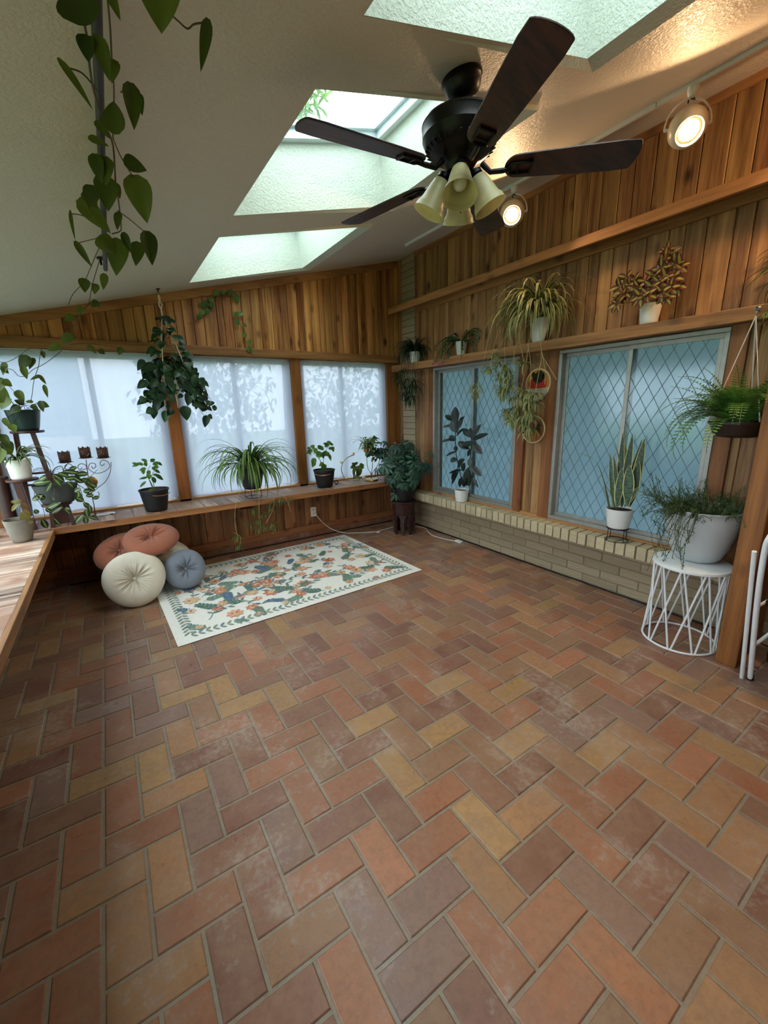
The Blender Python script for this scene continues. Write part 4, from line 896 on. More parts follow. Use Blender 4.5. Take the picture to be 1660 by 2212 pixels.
# ---- vine climbing on the board wall ----
t=thing('wall_vine',(1.2,4.48,2.1),'small leafy vine climbing across the cedar boards above the middle window','plant')
lv=MB(); st=MB(); 
for P in ([(0.784,4.490,2.298),(0.935,4.490,2.367),(1.011,4.490,2.479),(1.084,4.490,2.567),(1.219,4.490,2.623),(1.266,4.490,2.567),(1.273,4.490,2.505)],[(1.261,4.480,2.418),(1.263,4.480,2.355),(1.280,4.480,2.310),(1.295,4.480,2.229),(1.321,4.470,2.156),(1.342,4.470,2.091),(1.369,4.470,2.035)],[(1.011,4.490,2.479),(0.940,4.490,2.412),(0.893,4.490,2.363)]): st.tube(smooth(P,4),.0018,5)
for b,tp,w_ in [((1.229,4.470,2.435),(1.255,4.470,2.391),0.059),
 ((1.300,4.470,2.437),(1.253,4.470,2.416),0.041),
 ((1.230,4.470,2.364),(1.261,4.470,2.320),0.055),
 ((1.299,4.470,2.335),(1.333,4.470,2.312),0.041),
 ((1.289,4.470,2.249),(1.317,4.470,2.208),0.051),
 ((1.333,4.470,2.183),(1.362,4.470,2.149),0.051),
 ((1.322,4.470,2.121),(1.362,4.470,2.061),0.061),
 ((1.189,4.470,2.623),(1.227,4.470,2.579),0.067),
 ((1.247,4.470,2.598),(1.278,4.470,2.523),0.067),
 ((1.095,4.480,2.607),(1.048,4.480,2.561),0.057),
 ((1.011,4.480,2.497),(1.034,4.480,2.447),0.053),
 ((0.975,4.480,2.506),(0.943,4.480,2.446),0.057),
 ((1.034,4.480,2.520),(0.995,4.480,2.540),0.053),
 ((0.940,4.480,2.422),(0.894,4.480,2.386),0.052),
 ((0.902,4.480,2.378),(0.876,4.480,2.336),0.052),
 ((0.983,4.480,2.442),(0.957,4.480,2.391),0.048),
 ((0.932,4.480,2.489),(0.911,4.480,2.451),0.039),
 ((1.125,4.480,2.610),(1.161,4.480,2.590),0.053)]: lv.leaf(V(b),V(tp)-V(b),(0,-1,.2),(V(tp)-V(b)).length*1.1,w_,'heart',.3,-.2,6,tone())
ob('leaves',lv,leafmat('wall_vine_leaf',(44,78,34),(92,128,60)),t); ob('vine',st,STEMB,t)
# ---- corner plant stand ----
t=thing('tiered_plant_stand',(-.52,4.2,.635),'dark wooden tiered plant stand in the left corner of the ledge','plant stand')
STW=plain('mahogany_stand',(70,36,26),.4,var=.25)
def shelf(c,r,th=.018): mb=MB(); mb.lathe([(r*.92,-th),(r,-th*.7),(r,0),(r*.97,0.001)],o=c,n=40); ob('shelf',mb,STW,t)
S1=V((-.51,4.22,1.392)); S2=V((-.60,4.17,1.035)); S3=V((-.42,4.13,.825))
shelf(S1,.105); shelf(S2,.10); shelf(S3,.10)
mb=MB(); 
def leg(a,b,w_=.016): mb=MB(); a,b=V(a),V(b); s_=V((w_,0,0)); u=V((0,w_,0)); mb.hexa([b-s_-u,b+s_-u,b+s_+u,b-s_+u,a-s_-u,a+s_-u,a+s_+u,a-s_+u]); ob('leg',mb,STW,t,smooth=False,bevel=.003)
leg((-.48,4.22,1.375),(-.40,4.24,.637)); leg((-.585,4.25,1.375),(-.62,4.28,.637)); leg((-.63,4.14,1.018),(-.60,4.14,.637),.024); leg((-.36,4.12,.808),(-.34,4.11,.637),.014); leg((-.46,4.12,.808),(-.475,4.11,.637),.014)
for z in (.97,1.06): mb=MB(); mb.tube([(-.62,4.26,z),(-.43,4.235,z)],.008); ob('rail',mb,STW,t)
t=thing('potted_pothos',tuple(S1),'pothos in a dark teal pot on the top tier of the corner stand','potted plant')
pot(t,S1+V((0,0,.001)),.075,.108,.155,TPOT)
lv=MB(); st=MB(); c=S1+V((0,0,.15))
for b,tp,w_ in [((-0.488,4.200,1.660),(-0.526,4.200,1.627),0.035),
 ((-0.499,4.150,1.681),(-0.489,4.150,1.592),0.069),
 ((-0.489,4.150,1.592),(-0.541,4.150,1.626),0.045),
 ((-0.386,4.150,1.590),(-0.332,4.150,1.565),0.053),
 ((-0.379,4.100,1.602),(-0.383,4.100,1.518),0.045),
 ((-0.433,4.150,1.604),(-0.480,4.150,1.612),0.028),
 ((-0.509,4.100,1.565),(-0.589,4.100,1.524),0.068),
 ((-0.602,4.100,1.711),(-0.551,4.100,1.592),0.073),
 ((-0.555,4.100,1.624),(-0.632,4.100,1.551),0.081),
 ((-0.432,4.100,1.580),(-0.401,4.100,1.529),0.041),
 ((-0.560,4.050,1.756),(-0.615,4.050,1.661),0.066),
 ((-0.592,4.000,1.485),(-0.572,4.000,1.404),0.046),
 ((-0.562,4.000,1.442),(-0.550,4.000,1.383),0.053)]: heart(lv,st,b,tp,w_,stem=tuple(c+V((R.uniform(-.04,.04),R.uniform(-.03,.03),0))))
ob('leaves',lv,PGREEN,t); ob('stems',st,STEMB,t)
t=thing('potted_striped_plant',tuple(S2),'striped strap-leaf plant in a plain white pot on the middle tier of the corner stand','potted plant')
pot(t,S2+V((0,0,.001)),.062,.078,.148,WPOT,soil=.9)
lv=MB()
for i in range(34):
    a=R.uniform(-2.4,.9); lv.blade(S2+V((math.cos(a)*.02,math.sin(a)*.02,.14)),a,R.uniform(.5,1.35),R.uniform(.16,.30),R.uniform(.018,.028),R.uniform(1.5,2.6),9,tone(),.3)
ob('leaves',lv,SPIDW,t)
lv=MB(); st=MB()
t=thing('trailing_pothos',(-.68,4.1,1.2),'pothos with yellowing leaves crowding the left picture edge above the white pot','potted plant')
for i in range(26):
    b=V((-.70+R.uniform(-.06,.09),4.12+R.uniform(-.1,.05),1.24+R.uniform(0,.36))); d=V((R.gauss(0,.6),R.gauss(0,.5)-.3,-.8)); s_=R.uniform(.07,.12); lv.leaf(b,d,(0,-1,.4),s_,s_*.68,'heart',.5,-.25,6,tone()); st.tube([b,b+V((-.03,.03,.05)),V((-.72,4.14,1.25+R.uniform(0,.3)))],.0018,5)
st.tube([(-.72,4.15,1.06),(-.72,4.14,1.3),(-.70,4.12,1.62)],.004)
ob('leaves',lv,PGREEN,t); ob('stems',st,STEMB,t); pot(t,V((-.735,4.23,.637)),.045,.05,.42,DARKW)
t=thing('oval_planter',tuple(S3),'variegated waxy trailing plant spilling from a dark oval planter','potted plant')
pc=S3+V((.015,-.01,.001)); pot(t,pc,.095,.14,.15,SLATE,sx=1.05,sy=.62)
lv=MB(); st=MB()
for b,tp,w_ in [((-0.412,3.980,1.017),(-0.520,3.980,1.023),0.053),
 ((-0.408,3.980,1.010),(-0.458,3.980,0.945),0.028),
 ((-0.388,3.970,1.069),(-0.328,3.970,1.009),0.045),
 ((-0.359,3.970,1.076),(-0.293,3.970,1.048),0.042),
 ((-0.385,3.960,1.035),(-0.355,3.960,0.978),0.052),
 ((-0.329,3.980,1.086),(-0.237,3.980,1.070),0.046),
 ((-0.326,3.980,1.025),(-0.237,3.980,1.033),0.043),
 ((-0.250,4.000,1.051),(-0.175,4.000,1.054),0.047),
 ((-0.245,4.000,0.995),(-0.168,4.000,1.005),0.044),
 ((-0.287,4.000,1.091),(-0.240,4.000,1.111),0.036),
 ((-0.260,4.000,1.077),(-0.224,4.000,1.029),0.043),
 ((-0.479,3.980,0.919),(-0.549,3.980,0.893),0.045),
 ((-0.510,3.980,0.930),(-0.468,3.980,0.889),0.042),
 ((-0.416,3.980,0.867),(-0.428,3.980,0.894),0.028),
 ((-0.378,3.970,0.852),(-0.488,3.970,0.815),0.039),
 ((-0.376,3.970,0.815),(-0.453,3.970,0.780),0.032),
 ((-0.479,3.970,0.820),(-0.451,3.970,0.787),0.032),
 ((-0.365,3.970,0.795),(-0.337,3.970,0.754),0.032),
 ((-0.331,3.970,0.790),(-0.363,3.970,0.803),0.029),
 ((-0.514,3.970,0.746),(-0.496,3.970,0.663),0.046),
 ((-0.445,3.970,0.742),(-0.409,3.970,0.673),0.032),
 ((-0.255,3.980,0.926),(-0.276,3.980,0.836),0.051),
 ((-0.228,3.980,0.915),(-0.182,3.980,0.916),0.047),
 ((-0.219,3.980,0.876),(-0.166,3.980,0.884),0.037),
 ((-0.279,3.980,0.873),(-0.234,3.980,0.841),0.043),
 ((-0.242,3.980,0.831),(-0.205,3.980,0.776),0.040),
 ((-0.209,3.980,0.807),(-0.208,3.980,0.742),0.037),
 ((-0.236,3.980,0.773),(-0.232,3.980,0.704),0.048),
 ((-0.263,3.970,0.734),(-0.321,3.970,0.676),0.044),
 ((-0.245,3.970,0.720),(-0.252,3.970,0.656),0.040),
 ((-0.230,3.970,0.717),(-0.159,3.970,0.679),0.029),
 ((-0.238,3.980,0.942),(-0.285,3.980,0.922),0.040),
 ((-0.174,4.000,0.968),(-0.133,4.000,0.937),0.040),
 ((-0.179,4.000,0.845),(-0.133,4.000,0.861),0.033),
 ((-0.543,3.980,0.821),(-0.531,3.980,0.783),0.035),
 ((-0.314,3.970,1.007),(-0.284,3.970,0.960),0.039),
 ((-0.432,3.970,1.056),(-0.478,3.970,1.040),0.035),
 ((-0.218,4.000,1.010),(-0.160,4.000,0.963),0.044),
 ((-0.198,4.000,0.952),(-0.150,4.000,0.909),0.040),
 ((-0.278,3.980,1.038),(-0.216,3.980,0.987),0.043)]: lv.leaf(V(b),V(tp)-V(b),(0,-1,.5),(V(tp)-V(b)).length*1.05,w_,'ellip',.4,-.2,7,tone())
for P in ([(-0.410,4.000,1.007),(-0.402,3.980,0.945),(-0.426,3.970,0.885),(-0.399,3.970,0.845),(-0.352,3.970,0.786)],[(-0.259,4.000,0.997),(-0.241,3.980,0.924),(-0.238,3.980,0.849),(-0.221,3.980,0.771),(-0.251,3.970,0.702)],[(-0.498,4.000,1.007),(-0.527,3.980,0.926),(-0.493,3.970,0.833),(-0.496,3.970,0.725)],[(-0.440,3.970,0.807),(-0.455,3.970,0.736),(-0.455,3.970,0.670)],[(-0.215,4.000,0.992),(-0.165,4.000,1.023),(-0.111,4.000,1.073)]): st.tube(smooth(P,4),.002,5)
ob('leaves',lv,HOYA,t); ob('stems',st,STEMB,t)
t=thing('strap_succulent',(-.42,4.27,.637),'arching purple-grey strap plant in a small grey cup behind the oval planter','potted plant')
pc=V((-.43,4.28,.95)); pot(t,pc,.045,.058,.085,CPOT); mb=MB(); mb.box((-.49,4.22,.637),(-.37,4.34,.949),(.3,.3,.3)); ob('riser',mb,STW,t,smooth=False)
lv=MB()
for i in range(14): a=R.uniform(0,2*PI); lv.blade(pc+V((0,0,.07)),a,R.uniform(1.0,1.5),R.uniform(.12,.22),.009,R.uniform(1.8,3.0),9,tone(),.5)
ob('leaves',lv,SUCC,t)
t=thing('potted_seedling',(-.63,3.84,.622),'red and green seedling in a weathered concrete pot on the left ledge','potted plant')
pot(t,V((-.632,3.86,.622)),.057,.087,.165,CPOT,soil=.88)
lv=MB(); st=MB(); P=[V((-.62,3.85,.76))]+[V(q) for q in [(-0.608,3.850,0.856),(-0.589,3.850,0.905),(-0.600,3.850,0.930)]]; st.tube(smooth(P,4),.003,6)
for b,tp,w_ in [((-0.591,3.800,0.914),(-0.619,3.800,0.928),0.033),
 ((-0.591,3.800,0.914),(-0.661,3.800,0.858),0.029),
 ((-0.581,3.800,0.912),(-0.551,3.800,0.857),0.033),
 ((-0.589,3.800,0.846),(-0.568,3.800,0.764),0.066),
 ((-0.594,3.800,0.924),(-0.578,3.800,0.929),0.026),
 ((-0.622,3.800,0.908),(-0.622,3.800,0.935),0.029),
 ((-0.578,3.780,0.865),(-0.542,3.780,0.808),0.029),
 ((-0.574,3.800,0.758),(-0.541,3.800,0.770),0.027)]: lv.leaf(V(b),V(tp)-V(b),(0,-1,.6),(V(tp)-V(b)).length,w_,'ellip',.6,-.2,6,tone())
ob('leaves',lv,SEEDL,t); ob('stems',st,STEM,t)
# candle holder
t=thing('scroll_candelabra',(-.18,4.38,.637),'brown scrolled metal candelabra with three pierced cup holders and a gold disc','candle holder')
YC=4.38; RUST=plain('rusty_brown_metal',(92,60,50),.5,.5)
def spiral(cx,cz_,r,turns,a0,sg=1,n=26): return [V((cx+r*(1-.82*i/n)*math.cos(a0+sg*2*PI*turns*i/n),YC,cz_+r*(1-.82*i/n)*math.sin(a0+sg*2*PI*turns*i/n))) for i in range(n+1)]
mb=MB(); mb.tube([(-0.186,4.380,1.127),(-0.194,4.380,0.999),(-0.197,4.380,0.857),(-0.194,4.380,0.732),(-0.198,4.380,0.648)],.0035,6)
ox=V((-0.184,4.380,1.059))
for P in ([(-0.010,4.380,1.091),(-0.031,4.380,1.002),(-0.078,4.380,0.925),(-0.148,4.380,0.871),(-0.203,4.380,0.825),(-0.181,4.380,0.793),(-0.144,4.380,0.809),(-0.146,4.380,0.842)],[(-0.311,4.380,1.110),(-0.342,4.380,1.074),(-0.362,4.380,1.029),(-0.343,4.380,0.976),(-0.287,4.380,0.929),(-0.217,4.380,0.860)],[(-0.185,4.380,1.051),(-0.143,4.380,1.006),(-0.085,4.380,1.008),(-0.031,4.380,1.043),(-0.031,4.380,1.092),(-0.068,4.380,1.112),(-0.092,4.380,1.090),(-0.083,4.380,1.065),(-0.060,4.380,1.079)],[(-0.192,4.380,1.051),(-0.199,4.380,1.084),(-0.230,4.380,1.095),(-0.253,4.380,1.073),(-0.244,4.380,1.049),(-0.223,4.380,1.062)],[(-0.182,4.380,1.050),(-0.166,4.380,1.089),(-0.132,4.380,1.090),(-0.127,4.380,1.061),(-0.149,4.380,1.047),(-0.156,4.380,1.068)],[(-0.192,4.380,1.051),(-0.269,4.380,1.035),(-0.322,4.380,1.041),(-0.341,4.380,1.082),(-0.312,4.380,1.103),(-0.290,4.380,1.085),(-0.300,4.380,1.062),(-0.317,4.380,1.072)],[(-0.431,4.380,1.044),(-0.397,4.380,1.080),(-0.359,4.380,1.084),(-0.358,4.380,1.037)]): mb.tube(smooth(P,5),.0028,6)
mb.tube([(ox.x-.1,YC-.06,.640),(ox.x+.02,YC,.640),(ox.x+.12,YC-.06,.640)],.004,6); mb.tube([(-0.197,4.380,0.712),(-0.200,4.380,0.636)],.004,6)
ob('scroll_frame',mb,RUST,t)
m=N('pierced_metal'); vo=m.n('TexVoronoi'); vo.inputs['Scale'].default_value=110; m.l(m.tex(),vo.inputs['Vector']); m.set(col=lin((90,62,50)),rough=.5,metal=.5,); al=m.ramp(vo.outputs['Distance'],.30,.34,(0,0,0,1),(1,1,1,1)); m.l(al,m.b.inputs['Alpha']); PIERCE=m.m
for x,y in ((142,1000),(186,988),(222,988)):
    c=V((-0.329,4.380,1.112)) if x==142 else V((-0.184,4.380,1.138)) if x==186 else V((-0.059,4.380,1.128))
    mb=MB(); mb.lathe([(.050,.004),(.056,.006),(.036,0),(.0,-.002)],o=c,n=28,cap=False); ds=ob('drip_dish',mb,RUST,t)
    mb=MB(); n=28; vs=[];fs=[]
    for k in range(n):
        a=2*PI*k/n; pk=.012 if k%4==0 else 0; vs+=[c+V((math.cos(a)*.040,math.sin(a)*.040,.004)),c+V((math.cos(a)*.042,math.sin(a)*.042,.090+pk))]
    for k in range(n): fs.append((2*k,2*((k+1)%n),2*((k+1)%n)+1,2*k+1))
    mb.add(vs,fs); ob('pierced_cup',mb,PIERCE,t,solid=.0015)
mb=MB(); mb.lathe([(.0,.002),(.045,.002),(.048,0),(.045,-.003),(0,-.003)],o=V((-0.181,4.360,0.935)),axis=(0,-1,.1),n=36,cap=False); ob('gold_disc',mb,GOLD,t)
mb=MB(); mb.box((-.19,4.33,.6365),(-.05,4.40,.642),(.5,.5,.5)); tag(ob('white_tray',mb,WHITE,smooth=False,bevel=.002),'flat white tray lying under the candelabra foot','tray')
mb=MB(); mb.lathe([(.10,0),(.105,.012),(.0,.014)],o=(-.36,4.13,.6365),n=30,sx=1.3,sy=.4,cap=False)
# ---- two black buckets with pepper plants ----
def branchy(t,c,spec,lmat,smat=STEM,kind='ellip',dr=.6):
    kind='lance'; lv=MB(); st=MB()
    for P in spec[0]: st.tube(smooth([c]+[V(q) for q in P] if True else P,4),[.0035-.0018*i/max(1,(4*len(P))) for i in range(4*len(P)+1)],6)
    for b,tp,w_ in spec[1]: lv.leaf(V(b),V(tp)-V(b),(R.uniform(-.3,.3),-1,.7),(V(tp)-V(b)).length*1.05,w_,kind,dr,-.25,7,tone())
    ob('leaves',lv,lmat,t); ob('stems',st,smat,t)
def bucket(t,c,ha):
    pot(t,c,.086,.120,.198,BPOT,lip=.004,soil=.93); e=V((math.cos(ha),math.sin(ha),0)); s_=V((-e.y,e.x,0)); r=.125; P=[c+V((0,0,.183))+s_*(r*math.cos(x))+e*(r*1.02*math.sin(x))+V((0,0,-.035*math.sin(x)+.0)) for x in [PI*(.25+.5*i/10) for i in range(11)]]
    mb=MB(); mb.tube(P,.0035,6); ob('handle',mb,COP,t)
c=V((.274,4.235,.6365)); t=thing('potted_pepper',tuple(c),'thin pepper plant in a black bucket beside the left post, nearest the cushions','potted plant','pepper plants in black buckets')
bucket(t,c,-1.0)
branchy(t,c+V((.01,0,.16)),([[(0.262,4.220,0.864),(0.249,4.220,0.929),(0.244,4.220,0.992),(0.277,4.220,1.050)],[(0.278,4.200,0.886),(0.273,4.200,0.958),(0.310,4.200,1.008),(0.347,4.200,1.033)],[(0.248,4.200,0.931),(0.215,4.200,0.956),(0.170,4.200,0.940)]],[((0.222,4.180,1.060),(0.177,4.180,1.092),0.032),
 ((0.196,4.180,1.074),(0.132,4.180,1.064),0.032),
 ((0.254,4.180,1.085),(0.217,4.180,1.121),0.032),
 ((0.282,4.180,1.083),(0.316,4.180,1.112),0.037),
 ((0.293,4.180,1.057),(0.355,4.180,1.084),0.037),
 ((0.218,4.160,1.042),(0.202,4.160,0.979),0.036),
 ((0.238,4.160,1.032),(0.181,4.160,1.029),0.032),
 ((0.281,4.160,1.036),(0.315,4.160,1.016),0.037),
 ((0.299,4.160,1.009),(0.347,4.160,0.988),0.033),
 ((0.246,4.160,0.990),(0.252,4.160,0.932),0.041),
 ((0.298,4.160,0.972),(0.367,4.160,0.919),0.037),
 ((0.279,4.160,0.970),(0.334,4.160,0.968),0.029),
 ((0.233,4.160,0.951),(0.170,4.160,0.954),0.024),
 ((0.221,4.160,0.919),(0.158,4.160,0.877),0.024),
 ((0.277,4.160,0.954),(0.290,4.160,0.890),0.037),
 ((0.315,4.170,1.064),(0.323,4.170,1.014),0.033),
 ((0.174,4.180,1.068),(0.143,4.180,1.095),0.028),
 ((0.264,4.170,1.012),(0.236,4.170,0.965),0.037),
 ((0.233,4.170,1.088),(0.248,4.170,1.046),0.032),
 ((0.234,4.200,0.837),(0.275,4.200,0.815),0.037),
 ((0.333,4.200,1.068),(0.375,4.200,1.047),0.029)]),PEP)
c=V((1.988,4.275,.6365)); t=thing('potted_pepper',tuple(c),'bushier pepper plant in a black bucket right of the middle post','potted plant','pepper plants in black buckets')
bucket(t,c,-2.2)
branchy(t,c+V((0,0,.16)),([[(1.968,4.260,0.848),(1.930,4.260,0.966),(1.890,4.260,1.031),(1.860,4.260,1.074)],[(1.966,4.240,0.887),(1.979,4.240,0.989),(2.018,4.240,1.064),(2.066,4.240,1.111)],[(1.946,4.240,0.915),(1.890,4.240,0.997),(1.827,4.240,1.048)]],[((1.833,4.200,1.070),(1.756,4.200,1.046),0.050),
 ((1.856,4.200,1.088),(1.815,4.200,1.121),0.055),
 ((1.899,4.200,1.075),(1.946,4.200,1.112),0.061),
 ((1.899,4.180,1.056),(1.884,4.180,0.987),0.066),
 ((1.965,4.200,1.070),(1.911,4.200,1.094),0.056),
 ((2.012,4.200,1.107),(1.970,4.200,1.140),0.046),
 ((2.036,4.200,1.116),(2.093,4.200,1.122),0.046),
 ((2.056,4.200,1.084),(2.105,4.200,1.034),0.057),
 ((1.988,4.180,1.050),(1.950,4.180,0.992),0.061),
 ((1.996,4.180,1.008),(2.061,4.180,0.941),0.061),
 ((1.973,4.180,0.995),(2.021,4.180,1.037),0.051),
 ((1.850,4.180,0.980),(1.803,4.180,0.924),0.060),
 ((1.837,4.180,0.951),(1.811,4.180,0.883),0.050),
 ((1.934,4.180,0.912),(1.951,4.180,0.828),0.077),
 ((1.929,4.180,1.004),(1.863,4.180,1.009),0.056),
 ((1.978,4.200,1.089),(2.037,4.200,1.136),0.046),
 ((1.812,4.200,1.081),(1.771,4.200,1.104),0.040),
 ((1.920,4.180,1.035),(1.971,4.180,0.970),0.061),
 ((1.869,4.180,1.089),(1.843,4.180,1.031),0.050),
 ((2.003,4.200,1.128),(2.061,4.200,1.155),0.041),
 ((1.955,4.200,0.918),(1.897,4.200,0.893),0.046),
 ((1.768,4.200,1.065),(1.829,4.200,1.020),0.040),
 ((2.021,4.200,1.066),(2.091,4.200,1.081),0.041)]),PEP)
# ---- big spider plant on wire stand ----
def wire_stand(name,c,r,h,label):
    t=thing(name,tuple(c),label,'plant stand','black wire plant stands'); mb=MB(); mb.ring(c+V((0,0,.004)),r,.003,n=40); ob('base_ring',mb,BLACKM,t)
    mb=MB(); mb.lathe([(r*.96,h-.004),(r*.98,h-.002),(r*.96,h),(0,h)],o=c,n=32); ob('plate',mb,BLACKM,t)
    for k in range(4): a=PI/4+k*PI/2+.3; e=V((math.cos(a),math.sin(a),0)); mb=MB(); mb.tube([c+e*r,c+e*r*.95+V((0,0,h-.002))],.0028,6); ob('leg',mb,BLACKM,t)
c=V((1.16,4.24,.6365)); wire_stand('wire_plant_stand',c,.082,.095,'low black wire stand under the big grassy plant on the back ledge')
pc=c+V((0,0,.096)); t=thing('spider_plant',tuple(pc),'large arching green spider plant in a dark pot, middle of the back ledge','potted plant','spider plants')
pot(t,pc,.085,.135,.22,plain('charcoal_pot',(26,28,33),.4),soil=.9)
lv=MB(); spider(lv,pc+V((0,0,.21)),135,.58,.025,(.4,1.5),(1.9,3.1),(-PI*1.08,.08*PI),.05,10)
spider(lv,pc+V((0,0,.21)),22,.34,.020,(1.0,1.5),(.8,1.7),(-PI,0),.03,9)
RP=[[(1.002,4.100,0.744),(0.932,4.050,0.624),(0.901,4.040,0.446),(0.912,4.030,0.281)],[(1.261,4.100,0.805),(1.296,4.030,0.669),(1.280,4.020,0.529),(1.196,4.020,0.398)],[(1.371,4.100,0.696),(1.436,4.030,0.601),(1.461,4.020,0.476)],[(1.182,4.100,0.720),(1.146,4.030,0.572),(1.131,4.020,0.457)],[(0.876,4.030,0.359),(0.936,4.030,0.300),(0.917,4.030,0.208)]]
st=MB(); [st.tube(smooth(P,5),.0018,5) for P in RP]
for q in [(0.918,4.030,0.218),(0.901,4.030,0.307),(1.132,4.030,0.431),(1.191,4.020,0.351),(1.122,4.020,0.363),(1.289,4.030,0.598),(1.363,4.030,0.611),(1.436,4.030,0.601),(1.194,4.030,0.493),(1.270,4.030,0.383),(1.294,4.030,0.330),(1.062,4.030,0.420),(1.089,4.030,0.557),(1.250,4.030,0.532)]: baby(lv,V(q),.105,13,.008,.2)
ob('leaves',lv,SPID,t); ob('runners',st,RUN,t)
# ---- small things on the right end of the back ledge ----
t=thing('lotus_candle_arc',(2.35,4.38,.637),'curved brass candle holder with small cream cups beside the glass jar','candle holder')
mb=MB(); P=[(2.343,4.380,0.663),(2.283,4.380,0.715),(2.263,4.380,0.806),(2.292,4.380,0.881),(2.357,4.380,0.930),(2.447,4.380,0.956)]; mb.tube(smooth(P,6),.005,8); mb.tube([P[0],V(P[0])+V((.12,-.06,-.0))],.005); ob('arc',mb,GOLD,t)
WAX=plain('cream_wax',(230,222,186),.5,var=.03)
for q in [(2.261,4.370,0.873),(2.429,4.370,0.964),(2.314,4.360,0.680),(2.552,4.360,0.659)]:
    mb=MB(); mb.lathe([(.006,-.004),(.018,.004),(.024,.012),(.016,.012),(.014,.022),(0,.024)],o=q,n=16,cap=False); ob('candle_cup',mb,WAX,t)
t=thing('ring_ornament',(1.80,4.12,.637),'small dark ring-shaped ornament lying beside the second black bucket','ornament'); mb=MB(); mb.ring((1.86,4.33,.66),.022,.007,axis=(.2,-1,.1)); mb=MB(); mb.ring((2.16,4.33,.662),.023,.006,axis=(.2,-1,.3)); ob('ring',mb,plain('ornament_brown',(80,58,46),.4),t)
t=thing('pothos_jar',(2.46,4.39,.637),'pothos cutting in a small clear glass jar on the back ledge','potted plant')
c=V((2.462,4.38,.6375)); mb=MB(); mb.lathe([(.038,0),(.04,.003),(.042,.10),(.035,.12),(.037,.13),(.035,.13),(.033,.12),(.040,.10),(.037,.005)],o=c,n=28,cap=False); ob('jar',mb,glass('jar_glass',(.8,.9,.85),.15),t)
lv=MB(); st=MB()
for b,tp,w_ in [((2.459,4.370,0.799),(2.427,4.370,0.660),0.095),
 ((2.492,4.370,0.807),(2.519,4.370,0.679),0.079),
 ((2.435,4.370,0.824),(2.376,4.370,0.796),0.056),
 ((2.480,4.380,0.841),(2.455,4.380,0.866),0.039),
 ((2.512,4.370,0.822),(2.591,4.370,0.820),0.051),
 ((2.448,4.370,0.834),(2.398,4.370,0.861),0.045),
 ((2.491,4.360,0.768),(2.460,4.360,0.664),0.079),
 ((2.538,4.370,0.802),(2.576,4.370,0.776),0.040)]: heart(lv,st,b,tp,w_,stem=tuple(c+V((0,0,.11))))
ob('leaves',lv,PGREEN,t); ob('stems',st,STEM,t)
t=thing('brass_tree_stand',(2.62,4.27,.637),'brass tree-shaped stand holding three small leafy pots by the corner','plant stand')
c=V((2.61,4.27,.6375)); mb=MB(); mb.lathe([(.08,0),(.084,.006),(.078,.02),(.03,.026),(0,.028)],o=c,n=36,cap=False); ob('base',mb,GOLD,t)
mb=MB(); Q=[V(q) for q in [(2.551,4.270,0.978),(2.634,4.270,0.933),(2.732,4.270,0.896)]]
for q,w_ in zip(Q,(-.03,.01,.05)): mb.tube(smooth([c+V((0,0,.02)),c+V((w_*.3,0,.09)),c+V((w_*1.6,0,.16)),q+V((0,0,-.03)),q],5),.004,6)
ob('branch',mb,GOLD,t)
for k,q in enumerate(Q):
    tt=thing('small_potted_plant',tuple(q),('small striped spider plant on the left arm of the brass stand','small leafy vine on the middle arm of the brass stand','small dark leafy plant on the right arm of the brass stand')[k],'potted plant','small pots on the brass stand'); pot(tt,q+V((0,0,.001)),.025,.036,.05,(GOLD,SLATE,plain('green_cup',(60,90,60),.4))[k]); lv=MB(); st=MB()
    if k==0:
        spider(lv,q+V((0,0,.05)),30,.30,.017,(.7,1.5),(1.6,2.8),(-PI,PI),.01,8); ob('leaves',lv,SPIDW,tt)
    else:
        for i in range(60):
            a=R.uniform(0,2*PI); h=R.random()**.7; e=V((math.cos(a),math.sin(a)*.7,0)); b=q+V((0,0,.05))+e*R.uniform(.01,.10)+V((0,0,h*(.24 if k==1 else .14)-.06)); s_=R.uniform(.05,.08); lv.leaf(b,e+V((0,-.2,R.uniform(-.8,.3))),(0,-.5,1),s_,s_*.6,'heart',.6,-.2,6,tone()); st.tube([q+V((0,0,.04)),b],.0014,4)
        ob('leaves',lv,(PGREEN,PEP,PDARK)[k],tt); ob('stems',st,STEM,tt)
